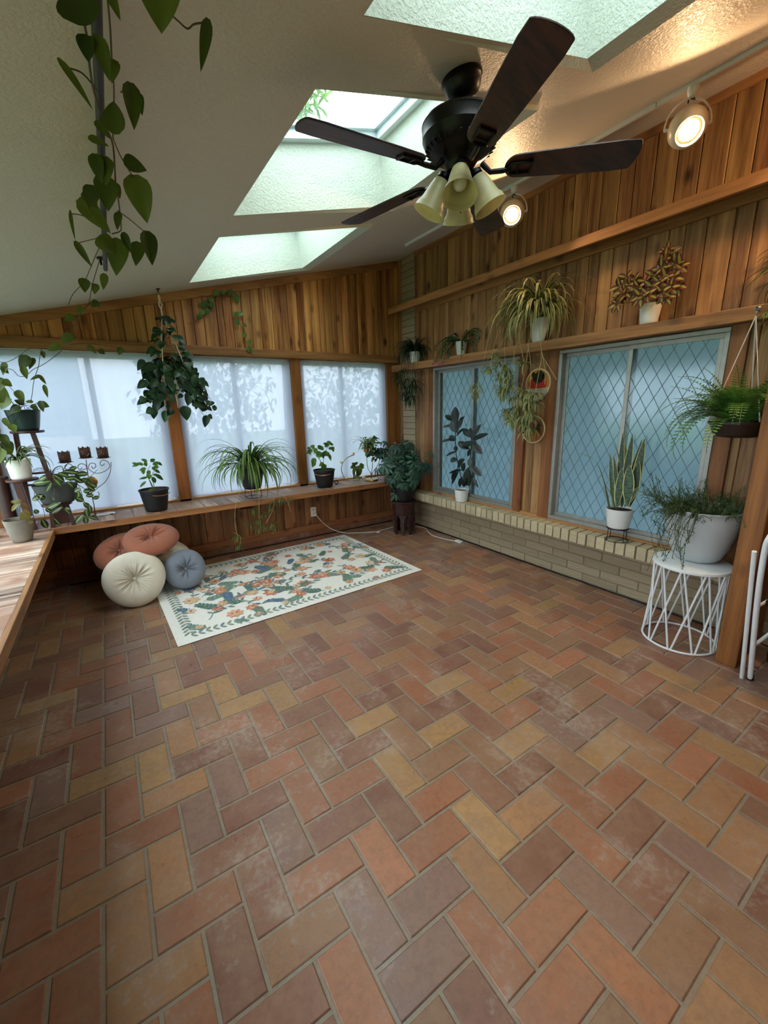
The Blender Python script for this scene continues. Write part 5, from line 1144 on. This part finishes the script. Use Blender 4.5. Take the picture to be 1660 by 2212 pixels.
# ---- schefflera on the carved stool ----
c=V((2.87,3.96,.406)); t=thing('umbrella_plant',tuple(c),'bushy umbrella plant with blue-green fingered leaves on the dark carved stool','potted plant')
pot(t,c,.10,.13,.16,BPOT); lv=MB(); st=MB()
for i in range(118):
    u=V((R.gauss(0,1),R.gauss(0,1),R.gauss(0,1))).normalized(); rr=R.uniform(.35,1)**.7*(1+.28*noise.noise(u*2.3+V((4,1,2))))
    p_=V((2.87,3.95,.79))+V((u.x*.29*rr,u.y*.27*rr,u.z*.34*rr))
    if p_.x>3.17: p_.x=3.17-R.uniform(0,.08)
    if p_.z<.66: p_.x=2.87+(p_.x-2.87)*.7; p_.y=3.96+(p_.y-3.96)*.7
    out=V((u.x,u.y-.25,u.z*.3+.1)).normalized(); k=R.choice((6,7,7,8)); a0=R.random()*6; s_=R.uniform(.085,.125); ax=(out+V((R.uniform(-.3,.3),R.uniform(-.3,.1),.45))).normalized(); s1=ax.orthogonal().normalized(); s2=ax.cross(s1); tn=tone()
    for j in range(k):
        a=a0+2*PI*j/k; d=(s1*math.cos(a)+s2*math.sin(a))*.9+V((0,0,-.45))+ax*.1; q=p_+d.normalized()*.012
        lv.leaf(q,d,ax,s_*R.uniform(.75,1.1),s_*.28,'obov',.55,-.2,5,tn,nc=2)
    if i%2==0: st.tube([c+V((R.uniform(-.04,.04),R.uniform(-.04,.04),.14)),(c+p_)/2+V((0,0,.12)),p_],.0028,5)
for i in range(14):
    a=R.uniform(0,2*PI); q=V((2.90+.3*math.cos(a),3.93+.28*math.sin(a),R.uniform(.75,1.2))); q.x=min(q.x,3.15); ax=V((math.cos(a)*.4,math.sin(a)*.4-.3,.8)).normalized(); s1=ax.orthogonal().normalized(); s2=ax.cross(s1); tn=tone()
    for j in range(7): aa=2*PI*j/7; d=(s1*math.cos(aa)+s2*math.sin(aa))+V((0,0,-.35)); lv.leaf(q,d,ax,R.uniform(.07,.1),.022,'lance',.5,-.2,5,tn,nc=2)
    st.tube([q,q.lerp(V((2.9,3.95,.8)),.5),V((2.9,3.95,.75))],.002,4)
lv.v=[(min(x,XR-.012),y,z) for x,y,z in lv.v]
ob('leaves',lv,SCHEF,t); ob('stems',st,STEMB,t)
# ---- rubber plant ----
c=V((3.145,3.26,.4735)); t=thing('rubber_plant',tuple(c),'two-stemmed rubber plant with dark glossy leaves in a white pot on the brick ledge','potted plant')
pot(t,c,.062,.078,.135,WPOT,soil=.9)
st=MB(); 
for P in ([(3.130,3.231,0.650),(3.120,3.276,0.823),(3.110,3.328,1.020),(3.100,3.330,1.217),(3.100,3.332,1.328)],[(3.130,3.175,0.658),(3.120,3.131,0.864),(3.110,3.100,1.036),(3.100,3.083,1.179)]): st.tube(smooth(P,5),.005,8)
lv=MB()
for b,tp,w_ in [((3.050,3.264,1.317),(3.050,3.296,1.481),0.096),
 ((3.050,3.248,1.222),(3.050,3.322,1.363),0.116),
 ((3.080,3.311,1.338),(3.080,3.487,1.409),0.058),
 ((3.080,3.296,1.300),(3.080,3.546,1.285),0.034),
 ((3.080,3.255,1.330),(3.080,3.189,1.386),0.043),
 ((3.060,3.260,1.269),(3.060,3.194,1.350),0.077),
 ((3.080,3.293,1.185),(3.080,3.198,1.270),0.034),
 ((3.080,3.292,1.147),(3.080,3.409,1.190),0.044),
 ((3.080,3.299,1.156),(3.080,3.583,1.122),0.034),
 ((3.070,3.288,1.138),(3.070,3.412,1.166),0.049),
 ((3.050,3.231,1.128),(3.050,3.081,1.075),0.077),
 ((3.050,3.196,1.096),(3.050,2.999,1.140),0.063),
 ((3.060,3.056,1.183),(3.060,3.178,1.271),0.065),
 ((3.060,3.055,1.169),(3.060,2.953,1.308),0.075),
 ((3.060,3.042,1.160),(3.060,2.859,1.231),0.056),
 ((3.060,3.056,1.183),(3.060,3.078,1.274),0.056),
 ((3.050,3.031,1.125),(3.050,2.901,1.041),0.079),
 ((3.080,3.275,1.026),(3.080,3.480,0.970),0.034),
 ((3.070,3.261,0.929),(3.070,3.378,0.934),0.064),
 ((3.050,3.124,0.958),(3.050,3.259,0.857),0.057),
 ((3.070,3.261,0.905),(3.070,3.164,0.953),0.049),
 ((3.050,3.224,0.851),(3.050,3.351,0.720),0.054),
 ((3.050,3.209,0.823),(3.050,3.350,0.664),0.049),
 ((3.060,3.164,0.842),(3.060,3.409,0.789),0.034),
 ((3.050,3.051,0.983),(3.050,3.008,0.883),0.085),
 ((3.040,3.025,0.906),(3.040,2.894,0.822),0.066),
 ((3.030,3.054,0.881),(3.030,3.060,0.687),0.104),
 ((3.030,3.077,0.782),(3.030,3.128,0.668),0.067),
 ((3.050,3.122,0.920),(3.050,3.167,0.828),0.067),
 ((3.050,3.032,0.809),(3.050,2.936,0.693),0.038),
 ((3.050,3.152,0.771),(3.050,3.218,0.652),0.058),
 ((3.070,3.287,1.089),(3.070,3.285,1.026),0.049),
 ((3.060,3.038,1.068),(3.060,3.115,0.991),0.052)]: lv.leaf(V(b),V(tp)-V(b),(-1,-.3,.5),(V(tp)-V(b)).length*1.05,w_,'ellip',.25,-.25,7,tone())
ob('leaves',lv,RUB,t); ob('stems',st,plain('rubber_stem',(64,48,36),.6),t)
# ---- snake plant ----
c=V((3.118,1.55,.4735)); wire_stand('wire_plant_stand',c,.078,.10,'low black wire stand under the snake plant on the brick ledge')
pc=c+V((.0,0,.101)); t=thing('snake_plant',tuple(pc),'snake plant with yellow-edged banded leaves in a ribbed white pot','potted plant')
pot(t,pc,.070,.096,.15,WPOT,soil=.93,ribs=.0010)
lv=MB(); dX=3.11
for b,tp,w_ in [((3.120,1.569,0.727),(3.120,1.597,1.278),0.056),
 ((3.100,1.535,0.736),(3.100,1.519,1.272),0.065),
 ((3.020,1.528,0.750),(3.020,1.522,1.042),0.068),
 ((3.010,1.450,0.773),(3.010,1.469,1.068),0.089),
 ((3.100,1.477,0.751),(3.100,1.435,1.243),0.074),
 ((3.140,1.528,0.731),(3.140,1.471,1.233),0.055),
 ((3.060,1.452,0.765),(3.060,1.435,1.096),0.080),
 ((3.100,1.593,0.732),(3.100,1.661,1.124),0.045),
 ((3.100,1.549,0.741),(3.100,1.632,1.109),0.041),
 ((3.130,1.540,0.731),(3.130,1.570,1.195),0.062),
 ((3.020,1.464,0.769),(3.020,1.400,0.919),0.040)]: lv.leaf(V(b),V(tp)-V(b),(-1,-.2,.1),(V(tp)-V(b)).length*1.0,w_*.84,'ellip',.06,.22,10,tone())
for P,w_ in (([(3.060,1.596,0.731),(3.050,1.653,0.921),(3.040,1.718,1.055),(3.030,1.790,1.102),(3.020,1.873,1.121)],.020),([(3.050,1.597,0.732),(3.040,1.624,0.839),(3.030,1.659,0.888),(3.020,1.693,0.919),(3.010,1.723,0.952)],.018),([(3.040,1.545,0.743),(3.030,1.576,0.830),(3.020,1.619,0.895),(3.010,1.646,0.934)],.028),([(3.040,1.548,1.071),(3.040,1.577,1.152),(3.040,1.617,1.205),(3.040,1.650,1.230)],.020)):
    P=smooth(P,3); lv.strip(P,lambda t_:w_*.5*max(.05,1-t_**3),[V((0,.8,.6)).normalized()]*len(P),tone(),.2)
ob('leaves',lv,SNAKE,t)
# ---- big planter of trailing needles ----
c=V((2.955,.975,.5385)); t=thing('large_planter',tuple(c),'large pale grey planter of trailing needle foliage on the white wire stool','potted plant')
mb=MB(); mb.lathe([(.085,0),(.105,.003),(.122,.02),(.146,.07),(.164,.13),(.177,.18),(.188,.23),(.193,.27),(.196,.315),(.200,.318),(.200,.325),(.192,.325),(.188,.30),(.16,.17),(.10,.02)],o=c,n=64,cap=False); ob('pot',mb,GPOT,t)
mb=MB(); mb.lathe([(.182,.255),(.184,.27),(.1,.277),(0,.28)],o=c,n=32,cap=False); ob('soil',mb,SOIL,t)
st=MB(); lv=MB()
def needle(P,r=.0015):
    P=[V((min(p_[0],XR-.05),p_[1],p_[2])) for p_ in P]; P=smooth(P,4); st.tube(P,r,4); 
    for i in range(len(P)-1):
        for _ in range(3):
            q=P[i].lerp(P[i+1],R.random()); d=V((R.gauss(0,1),R.gauss(0,1),R.gauss(.3,1))).normalized(); lv.leaf(q,d,(0,0,1),R.uniform(.016,.028),.0046,'lance',.2,0,2,tone(),nc=2)
for i in range(230):
    a=R.uniform(0,2*PI); r=.17*R.random()**.5; b=c+V((math.cos(a)*r,math.sin(a)*r,.275)); d=V((math.cos(a)*.6+R.gauss(0,.5),math.sin(a)*.6+R.gauss(0,.5),R.uniform(.3,1.3))); l=R.uniform(.10,.25); p1=b+d.normalized()*l*.5; p2=p1+V((d.x*.4,d.y*.4,R.uniform(-.25,.5))).normalized()*l*.5; needle([b,p1,p2])
for i in range(26):
    a=R.uniform(2.35,3.4); e=V((math.cos(a),math.sin(a),0)); b=c+e*.17+V((0,0,.29)); l=R.uniform(.06,.36); out=R.uniform(.02,.10); needle([b,b+e*.035+V((0,0,.04)),b+e*(.05+out)+V((R.uniform(-.03,.03),R.uniform(-.03,.03),-l*.4)),b+e*(.045+out*.6)+V((R.uniform(-.05,.05),R.uniform(-.06,.06),-l))])
for i in range(26):
    a=R.uniform(1.9,3.0); e=V((math.cos(a),math.sin(a),0)); b=c+e*.16+V((0,0,.29)); needle([b,b+e*.08+V((0,0,.06)),b+e*R.uniform(.14,.2)+V((0,0,R.uniform(-.05,.25)))])
ob('foliage',lv,SEDUM,t); ob('stems',st,plain('needle_stem',(70,80,46),.7),t)
# ---- boston fern in hanging bowl ----
c=V((2.96,.885,1.29)); t=thing('hanging_fern',tuple(c),'boston fern in a brown hanging bowl by the free-standing post','hanging plant')
pot(t,c,.10,.135,.085,BRPOT,lip=.004,soil=.9)
lv=MB(); st=MB()
def frond(b,az,el,L,g,w_=.045):
    P=[V(b)]; n=22; h=V((math.cos(az),math.sin(az),0)); sd=V((-math.sin(az),math.cos(az),0))
    for i in range(n):
        e=el-g*((i+.5)/n)**1.3; P.append(P[-1]+(h*math.cos(e)+V((0,0,math.sin(e))))*(L/n))
    for p_ in P:
        if p_.x>XR-.03: p_.x=XR-.03-.2*(p_.x-XR+.03) if p_.x<XR+.3 else XR-.09
    st.tube(P,.0014,4); tn=tone()
    for i in range(1,n):
        t_=i/n; wl=w_*math.sin(PI*min(1,t_*.9+.12))**.7; tg=(P[i+1]-P[i-1]).normalized(); up=sd.cross(tg)
        for sg in (1,-1):
            for off in (0,): lv.leaf(P[i].lerp(P[i+1],off),sd*sg+tg*.3+V((0,0,-.12)),up,wl,wl*.28,'lance',.35,0,2,tn,nc=2)
for i in range(120):
    a=R.uniform(0,2*PI); frond(c+V((math.cos(a)*.05,math.sin(a)*.05,.075)),a,R.uniform(.6,1.5),R.uniform(.22,.42),R.uniform(.7,2.6))
for a,e,l,g in ((2.1,.6,.46,2.4),(2.35,.5,.50,2.7),(2.0,.8,.42,2.3),(2.6,.6,.46,2.6),(1.8,.7,.44,2.2),(3.0,.5,.4,2.4)): frond(c+V((0,0,.08)),a,e,l,g,.05)
ob('fronds',lv,FERN,t); ob('stems',st,STEM,t)
hk=V((3.09,.925,1.955)); mb=MB(); mb.tube([(3.101,.925,1.965),(3.075,.925,1.965),(3.065,.925,1.95),(3.07,.925,1.935)],.004,6); mb.lathe([(.0,.0),(.014,.004),(.015,.012),(.006,.02)],o=(3.078,.925,1.972),axis=(-1,0,.2),n=16,cap=False); mb2=MB()
top=V((3.068,.925,1.935))
for k in range(3):
    a=2.0+k*2*PI/3; mb2.tube([top,c+V((math.cos(a)*.137,math.sin(a)*.137,.083))],.0022,5)
    mb2.tube([top+V((.003,.004,0)),c+V((math.cos(a+.03)*.137,math.sin(a+.03)*.137,.083))],.0018,5)
ob('hanger_cords',mb2,plain('grey_cord',(188,184,176),.6),t); tag(ob('shelf_hook',mb,plain('zinc_hook',(150,156,156),.4,.6)),'small metal hook screwed into the lower shelf edge above the fern','hook')
# ---- plants on the lower cedar shelf ----
SZ=1.998
c=V((3.16,4.10,SZ)); t=thing('spider_plant',tuple(c),'dark grassy spider plant in a white pot at the corner end of the lower shelf','potted plant','spider plants')
pot(t,c,.05,.065,.12,WPOT); lv=MB(); st=MB(); lc=c+V((0,0,.115))
for i in range(130):
    a=R.uniform(1.0,5.2) if R.random()<.8 else R.uniform(0,6.28); lv.blade(lc,a,R.uniform(.4,1.4),R.uniform(.18,.40),.018,R.uniform(1.8,3.0),8,tone(),.3)
for v_ in lv.v[:0]: pass
lv.v=[(min(x,XR-.01-.0*y),y,z) for x,y,z in lv.v]
for q in [(3.050,4.222,1.921),(3.040,4.099,1.818),(3.040,4.010,1.751),(3.040,4.137,1.732),(3.040,4.230,1.790),(3.040,4.065,1.676),(3.040,4.176,1.654),(3.060,3.992,1.791),(3.060,3.949,1.722),(3.040,4.103,1.598),(3.050,4.025,1.622),(3.050,4.300,1.864)]: baby(lv,V(q),.17,20,.012,.45); runner(st,[lc,V((3.08,V(q).y,SZ+.05)),V(q)],.0016)
lv.v=[(min(x,XR-.012),y,z) for x,y,z in lv.v]
ob('leaves',lv,SPIDD,t); ob('runners',st,STEMB,t)
c=V((3.165,3.33,SZ)); t=thing('christmas_cactus',tuple(c),'arching christmas cactus with pink flowers in a small marbled pot','potted plant')
pot(t,c,.045,.062,.13,MPOT); seg=MB(); fl_=MB()
for i in range(34):
    a=R.uniform(1.2,5.0); e=V((math.cos(a)*.55,math.sin(a),0)).normalized(); p_=c+V((0,0,.12))+e*.02; el=R.uniform(.5,1.3); n=R.randint(4,9); tn=tone()
    for j in range(n):
        el-=R.uniform(.15,.42); d=(e*math.cos(el)+V((0,0,math.sin(el)))); q=p_+d*.036; q.x=min(q.x,XR-.02); seg.leaf(p_,q-p_,V((-1,0,.4)),.040,.021,'obov',.1,0,4,tn,nc=2); p_=q
        if p_.z<SZ+.01: p_.x=min(p_.x,3.07)
for b in [(3.080,3.663,2.075),(3.080,3.535,2.074),(3.070,3.575,2.046),(3.060,3.623,1.958),(3.050,3.484,1.925),(3.050,3.536,1.958),(3.060,3.417,1.983)]:
    b=V(b); CH=smooth([c+V((0,0,.12)),c.lerp(b,.3)+V((-.02,0,.16)),c.lerp(b,.75)+V((-.01,0,.10)),b],3)
    for p0_,p1_ in zip(CH,CH[1:]): seg.leaf(p0_,p1_-p0_,V((-1,0,.4)),(p1_-p0_).length*1.1,.020,'obov',.1,0,4,tone(),nc=2)
for b in [(3.050,3.626,1.939),(3.050,3.484,1.939),(3.050,3.413,1.973),(3.050,3.520,1.929)]:
    for k in range(9): a=k*.7; fl_.leaf(V(b),V((math.cos(a)*.4-.2,math.sin(a),-.5+.4*math.cos(a*2))),(-1,0,0),.030,.010,'lance',-.5,0,4,tone())
ob('segments',seg,CACT,t); ob('flowers',fl_,leafmat('pink_petal',(186,70,130),(220,120,170),tr=.4),t)
c=V((3.165,2.40,SZ)); t=thing('spider_plant',tuple(c),'huge cream-striped spider plant spilling babies from a white pot on the lower shelf','potted plant','spider plants')
pot(t,c,.052,.092,.185,WPOT,sx=.62); lv=MB(); st=MB(); lc=c+V((-.02,0,.18))
for i in range(190):
    a=R.uniform(1.5,4.8); lv.blade(lc+V((R.uniform(-.02,.02),R.uniform(-.05,.05),0)),a,R.uniform(.5,1.5),R.uniform(.34,.62),.026,R.uniform(1.9,3.2),10,tone(),.3)
for (P) in [[(3.050,2.391,2.202),(2.980,2.578,2.337),(2.950,2.720,2.178),(2.950,2.815,1.883),(2.950,2.901,1.604)],[(3.050,2.391,2.202),(2.980,2.574,2.265),(2.950,2.663,2.095),(2.960,2.739,1.837)],[(3.020,2.363,2.125),(3.000,2.377,1.914),(3.000,2.390,1.770),(3.000,2.424,1.585)],[(3.020,2.296,2.114),(3.000,2.242,1.898),(3.000,2.235,1.863),(3.000,2.267,1.652),(3.000,2.298,1.468)],[(3.000,2.236,1.870),(3.000,2.169,1.787),(3.000,2.086,1.676)],[(3.000,2.238,1.898),(3.000,2.196,1.754),(3.000,2.188,1.647)],[(3.020,2.365,2.161),(3.000,2.486,2.000),(3.000,2.515,1.855),(3.000,2.493,1.665)],[(3.020,2.365,2.161),(3.000,2.605,2.090),(3.000,2.606,1.864),(3.000,2.569,1.591)],[(3.000,2.382,1.986),(3.000,2.329,1.765),(3.000,2.341,1.544)],[(3.000,2.481,2.072),(3.000,2.421,1.883),(3.000,2.378,1.806)],[(3.000,2.580,2.086),(3.000,2.727,1.954),(3.000,2.787,1.842)]]: st.tube(smooth(P,5),.0022,5)
for x_ in [(2.960,2.911,1.604),(2.960,2.901,1.667),(3.000,2.737,1.936),(3.000,2.802,1.824),(3.000,2.679,1.852),(3.000,2.614,1.827),(2.990,2.562,1.784),(3.000,2.637,1.771),(2.980,2.540,1.725),(3.000,2.597,1.702),(3.000,2.672,1.734),(2.980,2.511,1.665),(3.000,2.577,1.630),(3.000,2.646,1.653),(3.000,2.394,1.825),(3.000,2.428,1.847)]: baby(lv,V(x_),.12,22,.014,.3)
for x_ in [(3.000,2.628,1.613),(3.000,2.521,1.550),(3.000,2.403,1.622),(3.000,2.353,1.582),(2.980,2.405,1.547),(3.000,2.325,1.525),(2.980,2.354,1.488),(3.000,2.439,1.451),(3.000,2.332,1.431),(2.980,2.371,1.393),(3.000,2.538,1.412),(3.000,2.509,1.372),(3.020,2.583,1.452),(3.000,2.359,1.335),(3.020,2.306,1.373),(3.020,2.310,1.296),(3.020,2.354,1.256),(3.030,2.284,1.579),(3.030,2.301,1.505),(3.000,2.434,1.373),(3.000,2.480,1.471)]: baby(lv,V(x_),.13,24,.014,.45)
lv.v=[(min(x,XR-.012),y,z) for x,y,z in lv.v]
ob('leaves',lv,SPIDV,t); ob('runners',st,RUN,t)
mb=MB(); mb.tube(smooth([(3.120,2.398,2.349),(3.120,2.389,2.409),(3.140,2.414,2.476),(3.180,2.484,2.529)],5),.0035,6); ob('hook_stem',mb,STEMB,t)
c=V((3.165,1.53,SZ)); t=thing('coleus',tuple(c),'burgundy and lime coleus in a white pot at the near end of the lower shelf','potted plant')
pot(t,c,.050,.066,.125,WPOT,soil=.92); lv=MB(); st=MB()
for q in [(3.060,1.671,2.189),(3.060,1.693,2.251),(3.060,1.698,2.152),(3.070,1.638,2.254),(3.080,1.610,2.277),(3.050,1.577,2.196),(3.040,1.538,2.159),(3.080,1.540,2.246),(3.030,1.492,2.162),(3.050,1.478,2.201),(3.100,1.674,2.309),(3.080,1.487,2.274),(3.080,1.451,2.305),(3.050,1.403,2.237),(3.050,1.363,2.227),(3.040,1.365,2.174),(3.080,1.436,2.353),(3.080,1.402,2.369),(3.070,1.369,2.308),(3.100,1.433,2.407),(3.070,1.341,2.288),(3.050,1.332,2.181),(3.040,1.415,2.160),(3.060,1.570,2.224),(3.050,1.653,2.213),(3.050,1.440,2.219),(3.040,1.384,2.127)]:
    q=V(q); st.tube(smooth([c+V((-.01,0,.11)),(c+V((0,0,.14))+q)/2+V((.02,0,.0)),q],4),.002,5); a0=R.random()*3
    for k in range(6):
        a=a0+k*PI/3; d=V((-.35+.2*math.cos(a),math.cos(a),math.sin(a)*.75-.35)); s_=R.uniform(.045,.075); lv.leaf(q+d*.006,d,V((-1,0,.3)),s_,s_*.62,'ellip',.4,-.2,6,tone())
lv.v=[(min(x,XR-.012),y,z) for x,y,z in lv.v]
ob('leaves',lv,COLEUS,t); ob('stems',st,plain('coleus_stem',(140,120,60),.6),t)
c=V((3.165,.74,SZ)); t=thing('spider_plant',tuple(c),'spider plant reaching in from the right edge above the fern hook','potted plant','spider plants')
pot(t,c,.05,.07,.13,WPOT); lv=MB(); st=MB(); lc=c+V((0,0,.12))
for i in range(90):
    a=R.uniform(1.2,5.0); lv.blade(lc,a,R.uniform(.5,1.5),R.uniform(.22,.40),.016,R.uniform(1.7,3.0),9,tone(),.3)
for q in ((3.05,.86,1.93),(3.04,.80,1.88),(3.05,.74,1.9)): baby(lv,V(q),.13,12,.010,.3); runner(st,[lc,V((3.04,q[1],SZ+.06)),V(q)])
lv.v=[(min(x,XR-.012),y,z) for x,y,z in lv.v]
ob('leaves',lv,SPID,t); ob('runners',st,RUN,t)
# ---- embroidery hoops ----
HOOPW=plain('pale_hoop_wood',(206,186,150),.5,var=.08)
def flat(mb,pts,x,c): mb.add([(x,a,b) for a,b in pts],[tuple(range(len(pts)))],c)
def disc(cy,cz_,r,n=32,a0=0,a1=2*PI,sy=1,sz=1): return [(cy+r*sy*math.cos(a0+(a1-a0)*i/n),cz_+r*sz*math.sin(a0+(a1-a0)*i/n)) for i in range(n)]
CL=N('embroidered_cloth'); at=CL.n('Attribute',attribute_name='col'); nz=CL.noise(CL.tex(),180,2); CL.set(col=at.outputs['Color'],rough=.95,spec=.1); CL.bump(nz.outputs[0],.3,.002)
cy,cz_=2.405,1.665; t=thing('embroidery_hoop',(XR-.02,cy,cz_),'upper embroidery hoop with a red pot motif over cream stripes, between the two windows','wall decoration','embroidery hoops')
mb=MB(); x=XR-.022; k=0
def nx():
    global k; k+=1; return XR-.030-k*.0008
flat(mb,disc(cy,cz_,.118),nx(),lin((176,120,56))); flat(mb,disc(cy,cz_,.117,24,-.35,-PI+.35),nx(),lin((206,196,168)))
for i in range(6): r=.018+.017*i; flat(mb,disc(cy,cz_-.035,r+.006,24,PI,2*PI),nx()+.004-.0*i,lin((206,196,168)))
for i in range(6):
    r=.02+.016*i; P=disc(cy,cz_-.038,r,20,PI,2*PI); 
    for (a,b),(a2,b2) in zip(P,P[1:]): mb.tube([(XR-.0345,a,b),(XR-.0345,a2,b2)],.0022,4,lin((72,70,52)))
flat(mb,[(cy-.085,cz_-.035),(cy+.085,cz_-.035),(cy+.092,cz_+.01),(cy+.07,cz_+.035),(cy-.06,cz_+.04),(cy-.09,cz_+.015)],nx(),lin((158,52,38)))
for a,b,r in ((-.02,.07,.04),(.02,.055,.035),(-.055,.06,.03),(.0,.02,.022),(-.03,.035,.028),(.045,.08,.02)): flat(mb,disc(cy+a,cz_+b,r,9,.3*a*100),nx(),lin((44,42,34)))
ob('stitched_cloth',mb,CL.m,t,smooth=False); mb=MB(); mb.ring((XR-.026,cy,cz_),.122,.0065,axis=(1,0,0),n=64); ob('hoop_ring',mb,HOOPW,t); mb=MB(); mb.box((XR-.034,cy-.010,cz_+.122),(XR-.018,cy+.010,cz_+.140),(.4,.4,.4)); ob('screw_clamp',mb,GOLD,t,smooth=False,bevel=.002)
cy,cz_=2.425,1.275; k=0; t=thing('embroidery_hoop',(XR-.02,cy,cz_),'lower embroidery hoop with open top and a stitched orange gourd','wall decoration','embroidery hoops')
mb=MB(); flat(mb,disc(cy,cz_-.06,.06,28,sy=1.35,sz=.8),nx(),lin((172,98,46)))
for a in (-.05,-.02,.015,.05): flat(mb,disc(cy+a,cz_-.06,.03,20,sy=.42,sz=1.4),nx(),lin((150+int(a*300),84,40)))
flat(mb,disc(cy-.01,cz_-.005,.05,24,sy=1.1,sz=.42),nx(),lin((150,72,52))); flat(mb,disc(cy-.02,cz_+.05,.034,24),nx(),lin((160,48,58))); flat(mb,disc(cy-.05,cz_+.02,.03,10),nx(),lin((60,50,36))); flat(mb,disc(cy+.02,cz_-.022,.05,12,sy=1,sz=.12),nx(),lin((60,46,36)))
ob('stitched_cloth',mb,CL.m,t,smooth=False); mb=MB(); mb.ring((XR-.026,cy,cz_),.118,.0065,axis=(1,0,0),n=64); ob('hoop_ring',mb,HOOPW,t); mb=MB(); mb.box((XR-.034,cy-.010,cz_+.118),(XR-.018,cy+.010,cz_+.136),(.4,.4,.4)); ob('screw_clamp',mb,GOLD,t,smooth=False,bevel=.002)
# dark cloth bag behind the step ladder
t=thing('cloth_bag',(3.02,.42,0),'dark navy cloth bag slumped behind the white step ladder','bag')
mb=MB(); vs=[];fs=[]
for i in range(13):
    z=.0+.62*i/12; r=.13*(1-.25*(i/12)**2)+.01*math.sin(i*1.7)
    for k_ in range(24):
        a=2*PI*k_/24; rr_=r*(1+.10*noise.noise(V((math.cos(a)*2,math.sin(a)*2,z*5)))); vs.append((3.05+rr_*math.cos(a)*.95,.44+rr_*math.sin(a),z+.002))
for i in range(12):
    for k_ in range(24): fs.append((i*24+k_,i*24+(k_+1)%24,(i+1)*24+(k_+1)%24,(i+1)*24+k_))
fs.append(tuple(range(24))[::-1]); fs.append(tuple(12*24+k_ for k_ in range(24))); mb.add(vs,fs); ob('sack',mb,plain('navy_cloth',(22,24,34),.9,var=.3,sc=8,bump=.4),t)
mb=MB(); mb.tube(smooth([(2.98,.44,.60),(2.96,.40,.74),(3.05,.38,.80),(3.12,.42,.74),(3.12,.44,.60)],4),.008); ob('strap',mb,BLACKM,t)
